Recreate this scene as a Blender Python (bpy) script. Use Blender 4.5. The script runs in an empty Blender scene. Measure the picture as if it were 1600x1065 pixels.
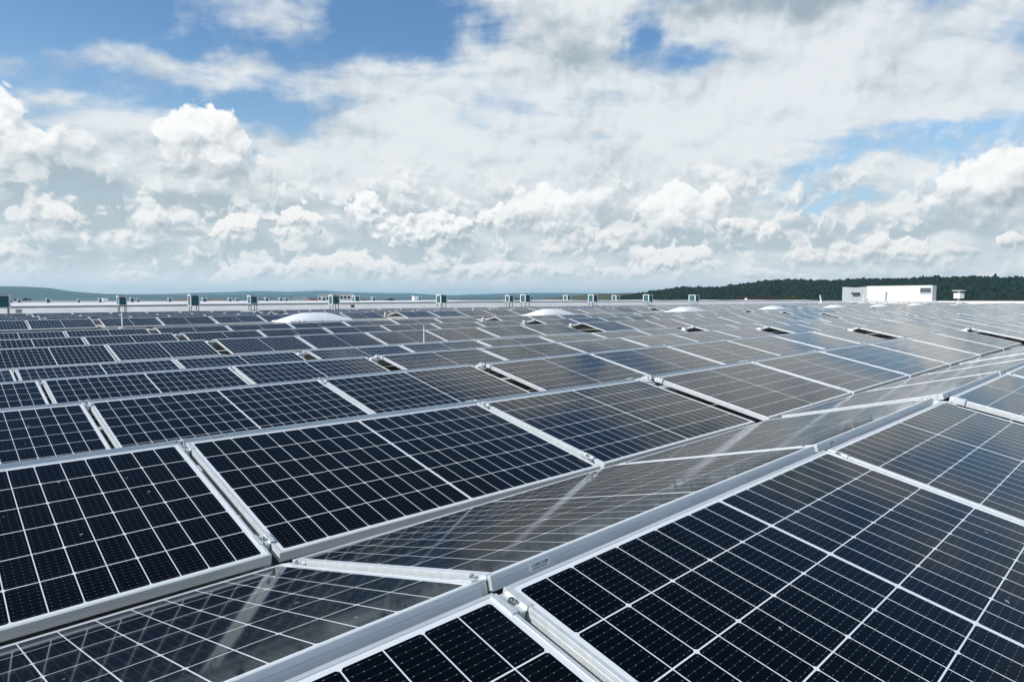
import bpy, math, random
import numpy as np
from mathutils import Matrix, Vector, noise as mnoise

R = math.radians
C = bpy.context.scene.collection
SC = bpy.context.scene
rnd = random.Random(7)

# ---------------------------------------------------------------- camera
# world axes: X runs along the panel rows, Y across them, Z up; ground at z = 0
CZ = 12.0                       # camera height above the ground, it stands on the roof
FPX = 990.8                     # focal length in pixels of a 1600 px wide picture
YAW = R(43.43)                  # heading, clockwise from +Y
PITCH = R(-3.782)
cam_d = bpy.data.cameras.new('camera')
cam_d.sensor_width = 36.0
cam_d.lens = 36.0 * FPX / 1600.0
cam_d.clip_start = 0.02
cam_d.clip_end = 80000.0
cam = bpy.data.objects.new('camera', cam_d)
C.objects.link(cam)
cam.location = (0, 0, CZ)
cam.rotation_euler = (R(90) + PITCH, 0, -YAW)
SC.camera = cam

# ---------------------------------------------------------------- sun
SUN_EL = R(40)
sx, sy = -math.cos(R(13)), math.sin(R(13))      # the sun stands behind and to the left
SUN = Vector((sx * math.cos(SUN_EL), sy * math.cos(SUN_EL), math.sin(SUN_EL)))
sun_d = bpy.data.lights.new('sun', 'SUN')
sun_d.energy = 4.4
sun_d.angle = R(0.53)
sun_d.color = (1.0, 0.97, 0.925)
sun = bpy.data.objects.new('sun', sun_d)
C.objects.link(sun)
sun.location = (-20, 5, CZ + 20)
sun.rotation_euler = SUN.to_track_quat('Z', 'Y').to_euler()

SC.view_settings.view_transform = 'Standard'
SC.view_settings.look = 'None'
SC.view_settings.exposure = 0.0
SC.view_settings.gamma = 1.0
SC.render.engine = 'CYCLES'
SC.cycles.max_bounces = 8
SC.cycles.glossy_bounces = 4
SC.cycles.diffuse_bounces = 3
SC.cycles.sample_clamp_indirect = 6.0
SC.cycles.volume_bounces = 1

# ---------------------------------------------------------------- node helpers
class NT:
    """small helper that writes shader maths"""
    def __init__(self, tree):
        self.t = tree
    def n(self, kind, **kw):
        nd = self.t.nodes.new(kind)
        for k, v in kw.items():
            setattr(nd, k, v)
        return nd
    def link(self, a, b):
        self.t.links.new(a, b)
    def put(self, sock, v):
        if isinstance(v, bpy.types.NodeSocket):
            self.t.links.new(v, sock)
        elif v is not None:
            sock.default_value = v
    def m(self, op, a, b=None, c=None, clamp=False):
        nd = self.n('ShaderNodeMath', operation=op, use_clamp=clamp)
        for i, v in enumerate((a, b, c)):
            if v is not None:
                self.put(nd.inputs[i], v)
        return nd.outputs[0]
    def vm(self, op, a, b=None):
        nd = self.n('ShaderNodeVectorMath', operation=op)
        self.put(nd.inputs[0], a)
        if b is not None:
            self.put(nd.inputs[1], b)
        return nd
    def mixc(self, f, a, b):
        nd = self.n('ShaderNodeMix', data_type='RGBA')
        self.put(nd.inputs[0], f)
        for s, v in ((nd.inputs[6], a), (nd.inputs[7], b)):
            if isinstance(v, (tuple, list)) and len(v) == 3:
                v = (*v, 1)
            self.put(s, v)
        return nd.outputs[2]
    def mixf(self, f, a, b):
        nd = self.n('ShaderNodeMix', data_type='FLOAT')
        self.put(nd.inputs[0], f)
        self.put(nd.inputs[2], a)
        self.put(nd.inputs[3], b)
        return nd.outputs[0]
    def ss(self, v, lo, hi, a=0.0, b=1.0):
        nd = self.n('ShaderNodeMapRange', interpolation_type='SMOOTHSTEP')
        for i, x in enumerate((v, lo, hi, a, b)):
            self.put(nd.inputs[i], x)
        return nd.outputs[0]
    def noise(self, vec, scale, detail=4.0, rough=0.5, dist=0.0, dims='3D', lac=2.0):
        nd = self.n('ShaderNodeTexNoise', noise_dimensions=dims)
        self.put(nd.inputs['Vector'], vec)
        nd.inputs['Scale'].default_value = scale
        nd.inputs['Detail'].default_value = detail
        nd.inputs['Roughness'].default_value = rough
        nd.inputs['Lacunarity'].default_value = lac
        nd.inputs['Distortion'].default_value = dist
        return nd
    def voro(self, vec, scale, detail=0.0, rough=0.5, feature='F1', dims='2D'):
        nd = self.n('ShaderNodeTexVoronoi', voronoi_dimensions=dims, feature=feature)
        self.put(nd.inputs['Vector'], vec)
        nd.inputs['Scale'].default_value = scale
        if 'Detail' in nd.inputs:
            nd.inputs['Detail'].default_value = detail
            nd.inputs['Roughness'].default_value = rough
        return nd
    def xyz(self, x, y, z=0.0):
        nd = self.n('ShaderNodeCombineXYZ')
        for i, v in enumerate((x, y, z)):
            self.put(nd.inputs[i], v)
        return nd.outputs[0]

def px_dir(x, y):
    """direction of a photograph pixel in the level frame of the camera (right, forward, up)"""
    r, f, u = (x - 800.0) / FPX, 1.0, -(y - 532.5) / FPX
    c, s = math.cos(PITCH), math.sin(PITCH)
    return r, f * c - u * s, f * s + u * c
def px_world(x, y):
    r, f, u = px_dir(x, y)
    return (r * math.cos(YAW) + f * math.sin(YAW), -r * math.sin(YAW) + f * math.cos(YAW), u)
def px_sky(x, y):
    r, f, u = px_dir(x, y)
    return math.degrees(math.atan2(r, f)), math.degrees(math.atan2(u, math.hypot(r, f)))
def px_at_y(x, y, Y):
    """world point on the plane Y = const seen at a pixel"""
    d = px_world(x, y)
    return Vector((d[0] / d[1] * Y, Y, CZ + d[2] / d[1] * Y))
def project(p):
    d = Vector(p) - Vector((0, 0, CZ))
    r = d.x * math.cos(YAW) - d.y * math.sin(YAW)
    f0 = d.x * math.sin(YAW) + d.y * math.cos(YAW)
    c, s = math.cos(PITCH), math.sin(PITCH)
    f, u = f0 * c + d.z * s, -f0 * s + d.z * c
    if f < 0.01:
        return None
    return 800 + FPX * r / f, 532.5 - FPX * u / f

# ---------------------------------------------------------------- sky
world = bpy.data.worlds.new('World')
SC.world = world
world.use_nodes = True
W = NT(world.node_tree)
world.node_tree.nodes.clear()
tc = W.n('ShaderNodeTexCoord')
dirv = W.vm('NORMALIZE', tc.outputs['Generated']).outputs[0]
sep = W.n('ShaderNodeSeparateXYZ')
W.link(dirv, sep.inputs[0])
dx, dy, dz = sep.outputs
rr = W.vm('DOT_PRODUCT', dirv, (math.cos(YAW), -math.sin(YAW), 0)).outputs['Value']
ff = W.vm('DOT_PRODUCT', dirv, (math.sin(YAW), math.cos(YAW), 0)).outputs['Value']
AZ = W.m('MULTIPLY', W.m('ARCTAN2', rr, ff), 57.2958)
EL = W.m('MULTIPLY', W.m('ARCSINE', dz), 57.2958)
ang = W.xyz(W.m('MULTIPLY', AZ, 0.1), W.m('MULTIPLY', EL, 0.1))          # units of ten degrees
# cloud deck seen in perspective
inv = W.m('DIVIDE', 1.0, W.m('ADD', W.m('MAXIMUM', dz, 0.0), 0.27))
deck = W.xyz(W.m('MULTIPLY', rr, inv), W.m('MULTIPLY', ff, inv), 3.7)
sky = W.n('ShaderNodeTexSky', sky_type='NISHITA', sun_disc=False)
sky.sun_elevation = SUN_EL
sky.sun_rotation = math.atan2(sx, sy)
sky.altitude = 200
sky.air_density = 1.0
sky.dust_density = 0.6
sky.ozone_density = 2.0
STR = 0.14

# billows used by every cloud: noise and cells, embossed towards the light
def billow(vec):
    a = W.noise(vec, 2.6, 6.0, 0.50, dims='2D').outputs[0]
    v = W.voro(vec, 5.0, 2.0, 0.45).outputs['Distance']
    return W.m('SUBTRACT', a, W.m('MULTIPLY', v, 0.26))
wn_ = W.vm('SUBTRACT', W.noise(ang, 1.6, 5.0, 0.55, dims='2D').outputs[1], (.5, .5, .5)).outputs[0]
ws = W.n('ShaderNodeSeparateXYZ')
W.link(wn_, ws.inputs[0])
AZW = W.m('MULTIPLY_ADD', ws.outputs[0], 10.0, AZ)
ELW = W.m('MULTIPLY_ADD', ws.outputs[1], 4.2, EL)
AZC = W.m('MULTIPLY_ADD', ws.outputs[0], 3.0, AZ)
ELC = W.m('MULTIPLY_ADD', ws.outputs[1], 2.0, EL)
warp = W.noise(ang, 5.0, 3.0, 0.5, dims='2D').outputs[1]
angw = W.vm('ADD', ang, W.vm('MULTIPLY', W.vm('SUBTRACT', warp, (.5, .5, .5)).outputs[0], (.13, .10, 0)).outputs[0]).outputs[0]
b0 = billow(angw)
b1 = billow(W.vm('ADD', angw, (-0.040, 0.085, 0)).outputs[0])
emb = W.m('SUBTRACT', b0, b1)
lumps = W.m('SUBTRACT', b0, 0.36)
def billow2(vec):
    a = W.noise(vec, 7.0, 5.0, 0.52, dims='2D').outputs[0]
    v = W.voro(vec, 12.0, 1.5, 0.45).outputs['Distance']
    return W.m('SUBTRACT', a, W.m('MULTIPLY', v, 0.24))
c0 = billow2(angw)
c1 = billow2(W.vm('ADD', angw, (-0.016, 0.034, 0)).outputs[0])
emb2 = W.m('SUBTRACT', c0, c1)
lumps2 = W.m('SUBTRACT', c0, 0.37)
dk = W.noise(W.vm('MULTIPLY', deck, (0.9, 1.5, 1.0)).outputs[0], 3.4, 8.0, 0.56, 0.2).outputs[0]
dk2 = W.noise(W.vm('MULTIPLY', deck, (0.9, 1.7, 1.0)).outputs[0], 1.9, 5.0, 0.52, 0.3).outputs[0]

def bump(cx, cy, rx, ry, A, E):
    """soft hill of a given place and half width (photograph pixels turned into sky angles)"""
    a, e = px_sky(cx, cy)
    ra = abs(px_sky(cx + rx, cy)[0] - px_sky(cx - rx, cy)[0]) / 2
    re = abs(px_sky(cx, cy + ry)[1] - px_sky(cx, cy - ry)[1]) / 2
    u = W.m('MULTIPLY_ADD', A, 1 / ra, -a / ra)
    v = W.m('MULTIPLY_ADD', E, 1 / re, -e / re)
    r2 = W.m('MULTIPLY_ADD', v, v, W.m('MULTIPLY', u, u))
    return u, v, r2
def hill(cx, cy, rx, ry, amp, acc):
    u, v, r2 = bump(cx, cy, rx, ry, AZW, ELW)
    h = W.m('MAXIMUM', W.m('MULTIPLY_ADD', r2, -0.4, 1.0), 0.0)
    return W.m('MULTIPLY_ADD', W.m('MULTIPLY', h, h), amp, acc)

# coverage of the high soft sheet
cov = W.ss(EL, 24.0, 31.0, 0.50, 0.0)
for h in [(120, 20, 300, 75, -.60), (640, 40, 130, 80, -.60), (430, 175, 110, 45, -.42), (300, 165, 140, 30, -.30),
          (70, 95, 130, 26, .34), (215, 88, 70, 32, .42), (345, 112, 95, 28, .42), (110, 150, 80, 14, .28), (380, 25, 90, 34, .30),
          (540, 190, 120, 60, .50), (610, 135, 100, 40, .14), (870, 50, 130, 80, .52), (1003, 55, 46, 32, -.54), (1100, 85, 34, 18, -.24),
          (1000, 190, 420, 95, .55), (1350, 110, 260, 80, .45), (1250, 0, 190, 40, .45), (1060, 20, 60, 40, .15),
          (1460, 205, 150, 22, -.50), (1490, 275, 80, 46, -.52), (1330, 243, 80, 15, -.42), (1300, 315, 50, 14, -.35),
          (1390, 218, 48, 14, .30), (1530, 207, 60, 12, .42), (1385, 278, 45, 10, .25), (600, 310, 800, 85, .50), (750, 405, 1100, 80, .9)]:
    cov = hill(*h, cov)
cov = W.m('ADD', cov, W.m('MULTIPLY', W.m('SUBTRACT', dk, 0.5), 1.9))
alpha = W.ss(cov, 0.26, 0.92)
thick = W.m('ADD', W.m('MULTIPLY', W.m('SUBTRACT', dk2, 0.5), -1.25), W.m('MULTIPLY', W.m('SUBTRACT', dk, 0.5), 1.5))
lit = W.m('ADD', W.ss(EL, 4.0, 11.0, 0.56, 0.76), thick)
lit = W.m('ADD', lit, W.m('MULTIPLY', emb, 0.9))
for h in [(830, 20, 80, 40, -.35), (895, 85, 45, 28, -.45), (1250, -5, 210, 32, -.70), (1395, 115, 50, 45, -.35), (1000, 200, 400, 80, .30),
          (60, 275, 100, 26, -.85), (30, 318, 90, 28, -.60), (175, 330, 90, 30, -.50), (345, 325, 90, 16, -.60), (440, 392, 120, 24, -.55),
          (560, 372, 60, 22, -.35), (700, 396, 100, 14, -.45), (960, 372, 120, 16, -.45), (1250, 350, 120, 30, -.25), (1480, 356, 120, 18, -.65), (1080, 384, 90, 14, -.5),
          (1250, 420, 200, 18, -.12), (200, 400, 240, 36, -.22)]:
    lit = hill(*h, lit)
base = W.mixc(W.ss(EL, 0.0, 14.0), (0.58, 0.655, 0.685), (0.37, 0.455, 0.515))
sheet = W.mixc(W.ss(lit, 0.0, 1.05), base, (0.83, 0.865, 0.885))
sheet = W.vm('SCALE', sheet)
sheet.inputs['Scale'].default_value = 1.0 / STR
# low air near the horizon pales the blue
pale = W.m('MULTIPLY', W.ss(EL, 0.0, 22.0, 0.90, 0.0), 1.0)
blue = W.vm('MULTIPLY', sky.outputs[0], (0.74, 0.97, 1.08)).outputs[0]
deep = W.vm('SCALE', blue)
W.put(deep.inputs['Scale'], W.ss(EL, 24.0, 38.0, 1.0, 0.6))
blue = deep.outputs[0]
blue = W.mixc(pale, blue, tuple(c / STR for c in (0.50, 0.65, 0.76)))
col = W.mixc(W.m('MULTIPLY', alpha, 0.96), blue, sheet.outputs[0])

# a field of small heaped clouds low over the land
low = W.m('MULTIPLY', W.ss(EL, 0.9, 2.0), W.ss(EL, 14.0, 8.0))
fa = W.m('ADD', W.m('MULTIPLY_ADD', lumps, 0.9, W.m('MULTIPLY', lumps2, 0.8)), W.m('MULTIPLY', ws.outputs[0], 0.5))
fa = W.m('MULTIPLY', W.ss(fa, -0.15, 0.07), low)
fl = W.m('MULTIPLY_ADD', emb2, 1.6, W.m('MULTIPLY_ADD', emb, 1.9, W.m('MULTIPLY_ADD', lumps, 0.9, 0.50)))
fc_ = W.mixc(W.ss(fl, 0.05, 0.95), tuple(c / STR for c in (0.50, 0.59, 0.645)), tuple(c / STR for c in (0.92, 0.925, 0.92)))
col = W.mixc(W.m('MULTIPLY', fa, 0.88), col, fc_)

# heaped clouds, far ones first
WARM = (0.99, 0.975, 0.955)
WHITE = (1.02, 1.02, 1.01)
def cumulus(cx, cy, rx, ry, lt=0.62, col_l=WHITE, rough=1.0, soft=0.12, strength=1.0, dark=(0.42, 0.495, 0.555)):
    global col
    u, v, r2 = bump(cx, cy, rx, ry, AZC, ELC)
    r = W.m('SQRT', r2)
    small = ry < 40
    k1, k2 = (0.75, 0.62) if small else (1.05, 0.28)
    near = W.ss(r, 1.45, 0.95)
    lump = W.m('MULTIPLY_ADD', lumps, -k1 * rough, W.m('MULTIPLY', lumps2, -k2 * rough))
    r = W.m('MULTIPLY_ADD', lump, near, r)
    a = W.ss(r, 1.0, 1.0 - soft)
    a = W.m('MULTIPLY', a, W.ss(v, -0.95, -0.05, 0.0, strength))
    L = W.m('MULTIPLY_ADD', v, 0.50, W.m('MULTIPLY_ADD', u, -0.12, lt - 0.10))
    if small:
        L = W.m('MULTIPLY_ADD', emb2, 1.6, L)
        L = W.m('MULTIPLY_ADD', emb, 0.6, L)
    else:
        L = W.m('MULTIPLY_ADD', emb, 1.1, L)
        L = W.m('MULTIPLY_ADD', emb2, 0.45, L)
    c = W.mixc(W.ss(L, 0.05, 1.0), tuple(x / STR for x in dark), tuple(x / STR for x in col_l))
    col = W.mixc(a, col, c)
for q in [(1135, 300, 60, 52, .62, WHITE, 1, .4, .6), (655, 315, 75, 46, .62, WHITE, 1, .3, .8), (730, 330, 60, 30, .62, WHITE, 1, .4, .6), (935, 325, 110, 45, .62, WHITE, 1, .3, .8),
          (120, 222, 50, 46, .60, WHITE, 1, .35, .75), (1250, 305, 80, 26, .70, WHITE, 1, .5, .5), (1555, 305, 105, 84, .64), (-5, 218, 118, 88, .66), (332, 248, 96, 88, .66),
          (265, 352, 75, 34, .62, WARM, 1, .3, .7), (95, 345, 55, 26, .62, WARM, 1, .3, .8), (25, 398, 60, 18, .70, WARM, 1, .3, .7), (190, 372, 60, 18, .7, WARM, 1, .3, .6),
          (578, 340, 42, 38, .70), (805, 345, 75, 32, .66), (842, 325, 52, 56, .80), (1072, 332, 75, 52, .78), (375, 360, 50, 30, .78, WARM), (465, 354, 50, 34, .80, WARM),
          (675, 368, 90, 34, .66), (1165, 360, 52, 20, .74, WARM), (1400, 390, 66, 32, .76, WARM), (1285, 398, 85, 22, .72, WARM, 1, .2, .85),
          (1572, 376, 34, 20, .82, WARM), (1050, 410, 90, 28, .84, WARM), (905, 382, 95, 24, .68, WARM, 1, .25, .7), (1480, 402, 60, 18, .7, WARM, 1, .3, .7),
          (790, 424, 85, 18, .72, WARM, 1, .25, .85), (640, 426, 115, 18, .76, WARM, 1, .25, .85), (545, 418, 85, 24, .82, WARM), (400, 428, 95, 18, .80, WARM),
          (225, 434, 65, 14, .74, WARM, 1, .2, .85), (1200, 430, 65, 14, .76, WARM, 1, .2, .8), (1560, 432, 60, 12, .78, WARM, 1, .2, .8), (960, 428, 70, 12, .76, WARM, 1, .2, .8)]:
    cumulus(*q)
# pale band over the horizon
hz = W.ss(EL, 0.2, 3.6, 0.78, 0.0)
col = W.mixc(hz, col, tuple(x / STR for x in (0.90, 0.95, 0.98)))
bg = W.n('ShaderNodeBackground')
W.link(col, bg.inputs[0])
bg.inputs[1].default_value = STR
wo = W.n('ShaderNodeOutputWorld')
W.link(bg.outputs[0], wo.inputs[0])

# ---------------------------------------------------------------- materials
def material(name, build):
    m = bpy.data.materials.new(name)
    m.use_nodes = True
    t = NT(m.node_tree)
    p = m.node_tree.nodes['Principled BSDF']
    build(t, p)
    return m
def simple(name, colr, rough=0.6, metal=0.0, var=0.08, scale=6.0, bump_s=0.0, spec=0.5):
    def b(t, p):
        co = t.n('ShaderNodeTexCoord').outputs['Object']
        nz = t.noise(co, scale, 5.0, 0.6).outputs[0]
        lo = tuple(c * (1 - var) for c in colr)
        hi = tuple(min(1, c * (1 + var)) for c in colr)
        t.link(t.mixc(t.ss(nz, 0.3, 0.7), lo, hi), p.inputs['Base Color'])
        t.put(p.inputs['Roughness'], t.m('MULTIPLY_ADD', nz, 0.2, rough - 0.1))
        p.inputs['Metallic'].default_value = metal
        p.inputs['Specular IOR Level'].default_value = spec
        if bump_s:
            bn = t.n('ShaderNodeBump')
            bn.inputs['Strength'].default_value = bump_s
            bn.inputs['Distance'].default_value = 0.01
            t.link(nz, bn.inputs['Height'])
            t.link(bn.outputs[0], p.inputs['Normal'])
    return material(name, b)

PL, PW, PH = 1.755, 1.038, 0.035           # module length, width, frame height
def build_cells(t, p):
    uv = t.n('ShaderNodeUVMap').outputs[0]
    s = t.n('ShaderNodeSeparateXYZ')
    t.link(uv, s.inputs[0])
    x, y = s.outputs[0], s.outputs[1]                     # metres on the module
    rndv = t.n('ShaderNodeObjectInfo').outputs['Random']
    isl = t.n('ShaderNodeNewGeometry').outputs['Random Per Island']
    seed = t.m('FRACT', t.m('ADD', rndv, isl))
    mx, my, mid = 0.024, 0.022, 0.011
    px = (PL / 2 - mx - mid / 2) / 10.0
    py = (PW - 2 * my) / 6.0
    ax = t.m('SUBTRACT', t.m('ABSOLUTE', t.m('SUBTRACT', x, PL / 2)), mid / 2)     # from the middle line outwards
    cx = t.m('DIVIDE', ax, px)
    cy = t.m('DIVIDE', t.m('SUBTRACT', y, my), py)
    fx = t.m('MULTIPLY', t.m('SUBTRACT', 0.5, t.m('ABSOLUTE', t.m('SUBTRACT', t.m('FRACT', cx), 0.5))), px)
    fy = t.m('MULTIPLY', t.m('SUBTRACT', 0.5, t.m('ABSOLUTE', t.m('SUBTRACT', t.m('FRACT', cy), 0.5))), py)
    inx = t.m('MULTIPLY', t.m('GREATER_THAN', ax, 0.0), t.m('LESS_THAN', cx, 10.0))
    iny = t.m('MULTIPLY', t.m('GREATER_THAN', cy, 0.0), t.m('LESS_THAN', cy, 6.0))
    cell = t.m('MULTIPLY', t.m('GREATER_THAN', fx, 0.0015), t.m('GREATER_THAN', fy, 0.0017))
    # cut corners sit on every second column line
    c2 = t.m('MULTIPLY', cx, 0.5)
    f2 = t.m('MULTIPLY', t.m('SUBTRACT', 0.5, t.m('ABSOLUTE', t.m('SUBTRACT', t.m('FRACT', c2), 0.5))), 2 * px)
    cham = t.m('GREATER_THAN', t.m('ADD', f2, fy), 0.0085)
    cell = t.m('MULTIPLY', t.m('MULTIPLY', cell, cham), t.m('MULTIPLY', inx, iny))
    # nine ribbons per cell along the module, with solder dots
    bx = t.m('FRACT', t.m('MULTIPLY', t.m('FRACT', cy), 9.0))
    bd = t.m('MULTIPLY', t.m('ABSOLUTE', t.m('SUBTRACT', bx, 0.5)), py / 9.0)
    rib = t.m('LESS_THAN', bd, 0.00032)
    dxx = t.m('MULTIPLY', t.m('ABSOLUTE', t.m('SUBTRACT', t.m('FRACT', t.m('MULTIPLY', cx, 4.0)), 0.5)), px / 4.0)
    dot = t.m('MULTIPLY', t.m('LESS_THAN', bd, 0.0009), t.m('LESS_THAN', dxx, 0.0016))
    # cell colours differ a little from module to module and cell to cell
    cid = t.xyz(t.m('FLOOR', t.m('DIVIDE', x, px)), t.m('FLOOR', cy), t.m('MULTIPLY', seed, 97.0))
    wn = t.n('ShaderNodeTexWhiteNoise', noise_dimensions='3D')
    t.link(cid, wn.inputs['Vector'])
    dark = t.mixc(seed, (0.0012, 0.0018, 0.0034), (0.0022, 0.0030, 0.0052))
    dark = t.mixc(t.m('MULTIPLY', wn.outputs[0], 0.35), dark, (0.0020, 0.0036, 0.0085))
    c = t.mixc(t.m('MULTIPLY', rib, 0.45), dark, (0.08, 0.085, 0.09))
    c = t.mixc(t.m('MULTIPLY', dot, 0.6), c, (0.24, 0.25, 0.26))
    c = t.mixc(cell, (0.74, 0.77, 0.79), c)
    # bird droppings and dust specks
    off = t.vm('ADD', uv, t.xyz(t.m('MULTIPLY', seed, 31.7), t.m('MULTIPLY', seed, 77.1), 0.0)).outputs[0]
    wsc = t.vm('SCALE', t.noise(off, 60.0, 2.0).outputs[1])
    wsc.inputs['Scale'].default_value = 0.035
    wob = t.vm('ADD', off, wsc.outputs[0]).outputs[0]
    v = t.voro(wob, 4.5)
    spot = t.ss(v.outputs['Distance'], 0.010, 0.026, 1.0, 0.0)
    sc = t.n('ShaderNodeSeparateColor')
    t.link(v.outputs['Color'], sc.inputs[0])
    spot = t.m('MULTIPLY', spot, t.m('GREATER_THAN', sc.outputs[0], 0.72))
    smear = t.ss(t.noise(off, 3.0, 8.0, 0.72).outputs[0], 0.50, 0.78)
    edge = t.m('ADD', t.ss(y, 0.012, 0.05, 0.10, 0.0), 0.0)
    dust = t.m('ADD', t.m('MULTIPLY', smear, 0.012), t.m('MULTIPLY', edge, 0.3))
    c = t.mixc(dust, c, (0.29, 0.315, 0.335))
    c = t.mixc(t.m('MULTIPLY', spot, 0.6), c, (0.55, 0.55, 0.53))
    t.link(c, p.inputs['Base Color'])
    t.put(p.inputs['Roughness'], t.m('MULTIPLY_ADD', smear, 0.06, 0.055))
    p.inputs['IOR'].default_value = 1.23
    p.inputs['Specular IOR Level'].default_value = 0.5
    p.inputs['Specular Tint'].default_value = (0.84, 0.94, 1.0, 1.0)
    bn = t.n('ShaderNodeBump')
    bn.inputs['Strength'].default_value = 0.10
    bn.inputs['Distance'].default_value = 0.002
    t.link(t.noise(off, 2.2, 2.0).outputs[0], bn.inputs['Height'])
    t.link(bn.outputs[0], p.inputs['Normal'])
M_cells = material('solar_cells', build_cells)
def build_alu(t, p):
    co = t.n('ShaderNodeTexCoord').outputs['Object']
    nz = t.noise(t.vm('MULTIPLY', co, (1.5, 9.0, 9.0)).outputs[0], 4.0, 5.0, 0.6).outputs[0]
    grime = t.ss(t.noise(co, 1.7, 8.0, 0.75).outputs[0], 0.52, 0.72)
    scr = t.ss(t.noise(t.vm('MULTIPLY', co, (2.0, 60.0, 60.0)).outputs[0], 3.0, 3.0, 0.6).outputs[0], 0.62, 0.70)
    c = t.mixc(t.ss(nz, 0.3, 0.7), (0.66, 0.69, 0.70), (0.77, 0.79, 0.795))
    c = t.mixc(t.m('MULTIPLY', grime, 0.28), c, (0.36, 0.355, 0.34))
    t.link(t.mixc(t.m('MULTIPLY', scr, 0.22), c, (0.50, 0.51, 0.52)), p.inputs['Base Color'])
    p.inputs['Metallic'].default_value = 0.35
    t.put(p.inputs['Roughness'], t.m('MULTIPLY_ADD', nz, 0.2, 0.34))
M_alu = material('anodised_aluminium', build_alu)
M_back = simple('grey_backsheet', (0.30, 0.30, 0.30), 0.6, 0, 0.03)
M_steel = simple('bolt_steel', (0.45, 0.44, 0.42), 0.35, 0.9, 0.1, 40)
M_white_metal = simple('white_coated_metal', (0.80, 0.80, 0.78), 0.45, 0, 0.05, 3)
M_wall = simple('white_roof_membrane_wall', (0.68, 0.67, 0.655), 0.75, 0, 0.06, 0.8)
M_grey_metal = simple('grey_sheet_metal', (0.42, 0.45, 0.46), 0.5, 0.1, 0.06, 2)
M_dark_metal = simple('weathered_steel', (0.16, 0.165, 0.17), 0.6, 0.3, 0.15, 9)
M_dark = simple('dark_gap', (0.03, 0.03, 0.032), 0.7, 0, 0.2, 5)
M_dome = simple('opal_plastic', (0.84, 0.85, 0.85), 0.35, 0, 0.03, 2)
M_red = simple('red_cap', (0.55, 0.06, 0.05), 0.5, 0, 0.05, 20)
M_stone = simple('ballast_concrete', (0.50, 0.46, 0.40), 0.9, 0, 0.18, 14, 0.4)
M_cable = simple('black_cable', (0.015, 0.015, 0.016), 0.5, 0, 0.1, 30)
M_label = simple('white_paper', (0.90, 0.90, 0.90), 0.5, 0, 0.02, 20)
M_ink = simple('black_ink', (0.05, 0.05, 0.05), 0.6, 0, 0.1, 20)
M_tile = simple('red_roof_tiles', (0.30, 0.12, 0.08), 0.85, 0, 0.2, 0.8)
M_brown = simple('dark_brown_roof', (0.05, 0.032, 0.028), 0.85, 0, 0.2, 0.8)
M_plaster = simple('pale_plaster', (0.66, 0.63, 0.58), 0.85, 0, 0.08, 0.4)
M_glass = simple('window_glass', (0.05, 0.07, 0.08), 0.1, 0, 0.1, 1)
def build_fins(t, p):
    co = t.n('ShaderNodeTexCoord').outputs['Object']
    s = t.n('ShaderNodeSeparateXYZ')
    t.link(co, s.inputs[0])
    w = t.m('SINE', t.m('MULTIPLY', s.outputs[2], 160.0))
    nz = t.noise(co, 5.0, 3.0).outputs[0]
    c = t.mixc(t.ss(w, -0.6, 0.6), (0.012, 0.055, 0.062), (0.045, 0.17, 0.185))
    t.link(t.mixc(t.m('MULTIPLY', nz, 0.3), c, (0.02, 0.09, 0.10)), p.inputs['Base Color'])
    p.inputs['Roughness'].default_value = 0.55
M_fins = material('teal_coil_fins', build_fins)
def build_membrane(t, p):
    co = t.n('ShaderNodeTexCoord').outputs['Object']
    n1 = t.noise(co, 0.35, 6.0, 0.6).outputs[0]
    n2 = t.noise(co, 9.0, 5.0, 0.7).outputs[0]
    s = t.n('ShaderNodeSeparateXYZ')
    t.link(co, s.inputs[0])
    seam = t.m('LESS_THAN', t.m('FRACT', t.m('MULTIPLY', s.outputs[0], 0.55)), 0.03)
    c = t.mixc(t.ss(n1, 0.3, 0.7), (0.40, 0.39, 0.365), (0.52, 0.51, 0.49))
    c = t.mixc(t.m('MULTIPLY', t.ss(n2, 0.52, 0.75), 0.35), c, (0.36, 0.33, 0.28))
    c = t.mixc(t.m('MULTIPLY', seam, 0.4), c, (0.42, 0.40, 0.37))
    t.link(c, p.inputs['Base Color'])
    p.inputs['Roughness'].default_value = 0.8
M_membrane = material('roof_membrane', build_membrane)
def build_white_roof(t, p):
    co = t.n('ShaderNodeTexCoord').outputs['Object']
    n1 = t.noise(co, 0.25, 6.0, 0.6).outputs[0]
    t.link(t.mixc(t.ss(n1, 0.3, 0.7), (0.66, 0.65, 0.63), (0.78, 0.78, 0.77)), p.inputs['Base Color'])
    p.inputs['Roughness'].default_value = 0.75
M_white_roof = material('white_roof_sheet', build_white_roof)
def build_ground(t, p):
    co = t.n('ShaderNodeTexCoord').outputs['Object']
    v = t.voro(co, 0.004, feature='F1')
    sc = t.n('ShaderNodeSeparateColor')
    t.link(v.outputs['Color'], sc.inputs[0])
    n = t.noise(co, 0.02, 6.0, 0.6).outputs[0]
    c = t.mixc(sc.outputs[0], (0.045, 0.085, 0.028), (0.16, 0.14, 0.07))
    t.link(t.mixc(t.ss(n, 0.4, 0.65), c, (0.035, 0.06, 0.025)), p.inputs['Base Color'])
    p.inputs['Roughness'].default_value = 0.95
M_ground = material('fields', build_ground)
def build_far_hill(t, p):
    co = t.n('ShaderNodeTexCoord').outputs['Object']
    n = t.noise(co, 0.0012, 7.0, 0.6).outputs[0]
    n2 = t.noise(co, 0.012, 4.0, 0.6).outputs[0]
    c = t.mixc(t.ss(n, 0.42, 0.60), (0.018, 0.034, 0.024), (0.045, 0.062, 0.034))
    t.link(t.mixc(t.m('MULTIPLY', n2, 0.5), c, (0.018, 0.032, 0.024)), p.inputs['Base Color'])
    p.inputs['Roughness'].default_value = 0.95
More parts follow.
